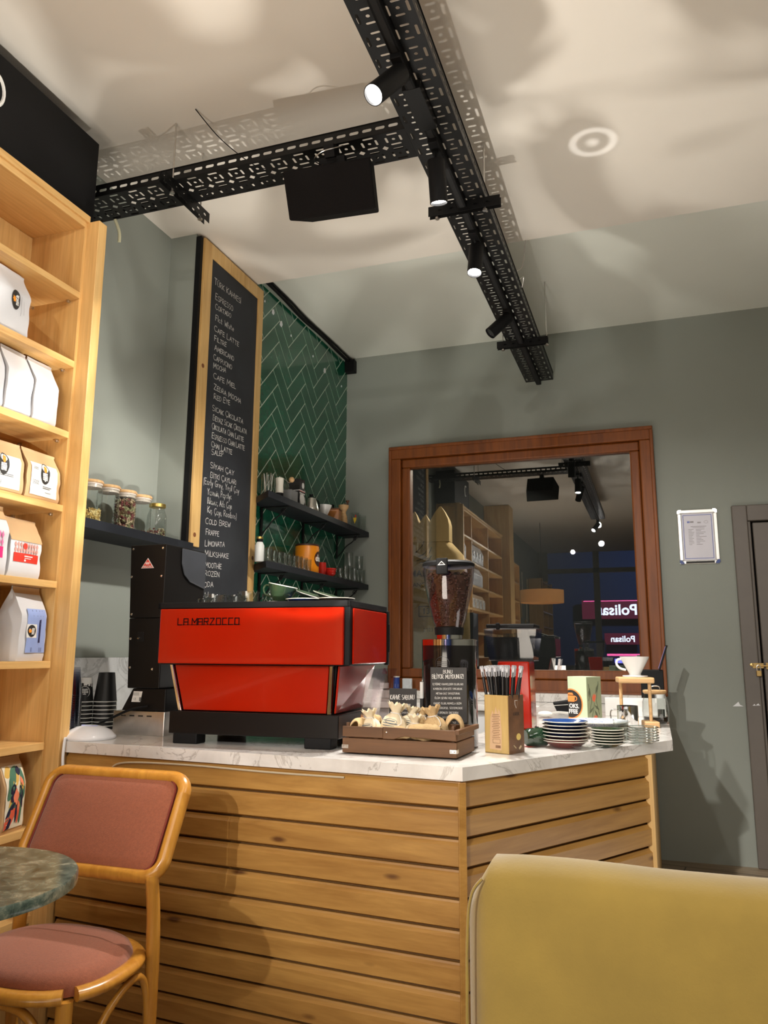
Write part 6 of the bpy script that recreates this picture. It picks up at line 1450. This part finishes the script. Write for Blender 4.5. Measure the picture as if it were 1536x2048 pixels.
# timber post and a narrow bookcase further back
tp = MB(); tp.box(-2.225,-1.86,-.78,-.45,0,3.275)
struct(tp.build('trim_3', M_pine, bevel=.004), 'pale timber clad pier between the bookcases')
nb = thing('bookcase', 'narrow oak bookcase behind the timber pier, seen only as a reflection', 'bookcase', (0,0,0))
MB().box(-2.215,-2.20,-1.80,-.95,0,2.55).build('back_panel', M_oak, nb)
for y in (-1.80,-.972): MB().box(-2.199,-1.95,y,y+.022,0,2.55).build('side_panel', M_oak, nb)
for k in range(9): MB().box(-2.199,-1.952,-1.777,-.973,.25+k*.285,.272+k*.285).build('shelf', M_oakh, nb)
nb2 = thing('bookcase', 'far oak bookcase of books near the shopfront, seen only as a reflection', 'bookcase', (0,0,0))
MB().box(-2.215,-2.20,-6.0,-4.5,0,2.6).build('back_panel', M_oak, nb2)
for y in (-6.0,-5.25,-4.522): MB().box(-2.199,-1.95,y,y+.022,0,2.6).build('side_panel', M_oak, nb2)
for k in range(9):
    for ya, yb in ((-5.977,-5.251),(-5.227,-4.523)): MB().box(-2.199,-1.952,ya,yb,.25+k*.285,.272+k*.285).build('shelf', M_oakh, nb2)
# pages pinned to the wall
pg = [mat('page_cream', sr(222,204,160), .8), mat('page_tan', sr(196,170,120), .8), mat('page_white', sr(220,216,200), .8)]
rd = random.Random(21)
for i in range(16):
    y = -2.1-.15*i-rd.uniform(0,.03); z = 1.15+.42*(i%4)+rd.uniform(-.05,.05); h = .16+.05*(i%3)
    o = MB(T(-2.222,y,z)@Rx(rd.uniform(-9,9))).box(0,.004,-.065,.065,-h,h).build('paper_sheet', pg[i%3], None)
    tag(o, 'paper sheet pinned to the side wall behind the viewer', 'paper', 'paper sheets on the side wall')
# pendant with a wide shade over the tables behind the viewer
pt = thing('pendant_lamp', 'wide amber drum pendant over the tables behind the viewer', 'lamp', (-1.65,-2.1,1.98))
MB().lathe([(.34,0),(.34,.20),(.337,.20),(.337,0)], 48, cap=False).build('shade', mat('amber_shade', sr(200,130,60), .7, emit=(1,.50,.16), estr=.35), pt, smooth=40)
MB().tube([(0,0,.1),(0,0,1.29)], .004, 8).build('cord', M_black, pt); MB().sphere((0,0,.08), .045, 16, 10).build('bulb', mat('bulb_glow', (1,1,1), .4, emit=(1,.72,.42), estr=14), pt, smooth=60)
MB().tube([(-.337,0,.19),(.337,0,.19)], .003, 6).build('spider', M_black, pt)
# dark street with a lit sign across the road
sg = thing('shop_sign', 'large lit pink and white shop sign across the dark street', 'sign', (-1.0,-13.0,2.3), 180)
MB().box(-.95,.95,0,.1,-.12,.42).build('sign_board', mat('sign_board_dark', (.05,.01,.02), .5, emit=(.5,.04,.10), estr=.5), sg)
MGl = mat('sign_glow', (1,1,1), .5, emit=(.75,.82,1), estr=5); MPk = mat('sign_pink', (1,.2,.4), .5, emit=(1,.12,.35), estr=4)
print_text('Polisan', .42, MGl, 'sign_letters', sg, face_ny(0,-.012,.12), bold=.01)
MB().box(-.9,.9,-.01,0,.38,.40).build('neon_line', MPk, sg)
s2 = thing('shop_sign', 'smaller second shop sign below the large lit one across the street', 'sign', (-.85,-13.0,1.55), 180)
MB().box(-.5,.5,0,.06,-.1,.22).build('sign_board', mat('sign_board_dark', (.05,.01,.02), .5), s2); print_text('Polisan', .24, MGl, 'sign_letters', s2, face_ny(0,-.012,.05), bold=.006)
MB().box(-.45,.45,-.01,0,-.42,-.36).build('neon_line', MPk, s2); MB().box(-.05,.25,-.01,0,-.62,-.5).build('lit_window', mat('sign_blue', (.2,.2,1), .5, emit=(.25,.25,1), estr=4), s2)
struct(MB().box(-6,6,-13.4,-13.3,-.2,6).build('wall_across_street', mat('street_facade', (.03,.04,.07), .8)), 'dark facade across the street')
struct(MB().box(-6,6,-13.3,-6.25,-.3,-.2).build('floor', mat('street_asphalt', (.03,.03,.035), .8)), 'dark street outside')
sl = lamp('AREA', 'street_fill', (1.5,-9.5,4.5), (0,-13,2), 420, (.35,.5,1), .5)  # added lamp that tints the facade blue, no fixture
# ================================================================ burlap sacks behind the end window
M_burlap = mat('burlap', sr(190,160,112), .9, var=.12, scale=40, bump=.5, bscale=260)
def sackbody(name, label_, loc, w, d, h, m, peak=.0, cat='sack', group=None):
    t = thing(name, label_, cat, loc, 0, group); rings = []
    for k, kk in ((0,.92),(.08,1),(.5,1.03),(.8,.98),(.93,.85),(1,.55)):
        rings.append([(w/2*kk*abs(cos(a))**.6*(1 if cos(a)>=0 else -1)+.006*sin(a*5+k*7), d/2*kk*abs(sin(a))**.6*(1 if sin(a)>=0 else -1)+.006*cos(a*4+k*5), h*k) for a in [2*pi*q/36 for q in range(36)]])
    MB().loft(rings).build('cloth', m, t, smooth=60); return t
big = sackbody('coffee_sack', 'large printed burlap sack standing behind the window glass', (-1.62,5.80,.62), .60,.26,1.42, M_burlap)
FS = face_ny(0,-.138,0)
print_text('GUATEMALA', .070, M_ink, 'sack_words', big, FS@T(.055,1.17,0), align='RIGHT', bold=.001)
print_text('HUEHUETENANGO', .045, M_ink, 'sack_words', big, FS@T(.035,1.085,0), align='RIGHT')
print_text('139', .062, M_ink, 'sack_words', big, FS@T(.020,.885,0), bold=.001)
b_ = MB()
for x0,x1,z0,z1 in framebox(-.055,.075,.845,.925,.005,0,0): b_.box(x0,x1,-.139,-.137,z0,z1)
b_.build('number_frame', M_ink, big); print_text('2023', .040, M_ink, 'sack_words', big, FS@T(.02,.745,0))
b_ = MB()
for p in ([(-.06,1.30),(.0,1.33),(.03,1.40)],[(-.07,1.27),(.01,1.30),(.05,1.37)],[(-.08,1.33),(-.03,1.38),(-.01,1.42)],[(-.05,1.25),(.02,1.27),(.05,1.31)]): b_.tube([FS@Vector((a,c,0)) for a,c in smoothpath([(x,y,0) for x,y in p],4) and [(v.x,v.y) for v in smoothpath([(x,y,0) for x,y in p],4)]], .003, 5)
b_.build('leaf_drawing', M_ink, big)
for i,(x,top,w) in enumerate(((-1.745,2.30,.10),(-1.655,2.27,.105),(-1.535,2.33,.16))):
    t = thing('paper_bag', ['leftmost pointed kraft bag on the sack behind the glass','middle pointed kraft bag on the sack behind the glass','tallest and rightmost pointed kraft bag behind the glass'][i], 'paper bag', (x,5.80,2.045), 0, 'pointed kraft bags behind the window')
    hh = top-2.045; MB().loft([[(px*w/2*k,py*.05*k2,z) for px,py in ((-1,-1),(-.3,-1.1),(.3,-.95),(1,-1),(1,1),(.2,1.05),(-1,1))] for k,k2,z in ((1,1,0),(1,1,hh*.45),(.86,.8,hh*.62),(.45,.4,hh*.85),(.06,.05,hh))]).build('paper', mat('kraft_paper', sr(206,176,128), .7, bump=.4, bscale=14), t)
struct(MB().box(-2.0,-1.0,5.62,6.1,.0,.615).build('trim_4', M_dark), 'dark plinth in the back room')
# ================================================================ sub-parts: small pieces belong to the part they sit on
NEST = {'lens':'lamp_head','logo_pot':'round_logo','logo_words':'round_logo','lid_tab':'hopper_lid','lid_clip':'hopper_lid','lid_badge':'hopper_lid','lid_badge_centre':'hopper_lid','badge':'badge_edge','badge_print':'badge_edge',
 'label_print':'rating_label','toggle':'toggle_plate','vent_slots':'steel_base','logo':'back_panel','embossed_logo':'body','rivet':'shaped_handle','padlock_shackle':'padlock','knob':'crank','shield_centre':'shield_logo',
 'rail_slot':'rail','chalk_lettering':'slate','lettering':'card','print_lines':'paper','blue_border':'paper','bean_core':'hopper','coffee_beans':'hopper','nut':'threaded_rod','string_end':'string','print':'cloth','screen':'tablet',
 'corner_screw':'corner_plate','seal':'lid','hopper_edge':'hopper','logo_letters':'round_logo','logo_disc':'logo_ring','pot_handle':'logo_pot','white_patch':'can','bulb':'shade','spider':'shade','number_frame':'cloth','red_emblem':'leaf_pattern',
 'skyline_print':'wall','cup_logo':'wall','piping':'backrest','lid_loop':'lid','shelf_pin':'side_panel','knot':'frame_rail','side_print':'carton','pale_silhouette':'carton','window_bead':'outer_frame','door_bolt':'door_leaf','speaker_wire':'cabinet'}
def _b(o): return o.name.split('.')[0]
_kids = {}
for o in list(bpy.data.objects):
    if o.parent is not None and o.parent.parent is None: _kids.setdefault(o.parent.name, []).append(o)
for _l in _kids.values():
    for o in _l:
        tgt = NEST.get(_b(o))
        if not tgt or o.parent.type != 'EMPTY': continue
        cand = [q for q in _l if _b(q) == tgt and q is not o and q.parent is not None and q.parent.type == 'EMPTY' and q.location.length < 1e-6 and not NEST.get(_b(q))]
        if cand:
            same = [x for x in _l if _b(x) == _b(o)]
            o.parent = cand[min(same.index(o), len(cand)-1)] if len(cand) == len(same) else cand[0]
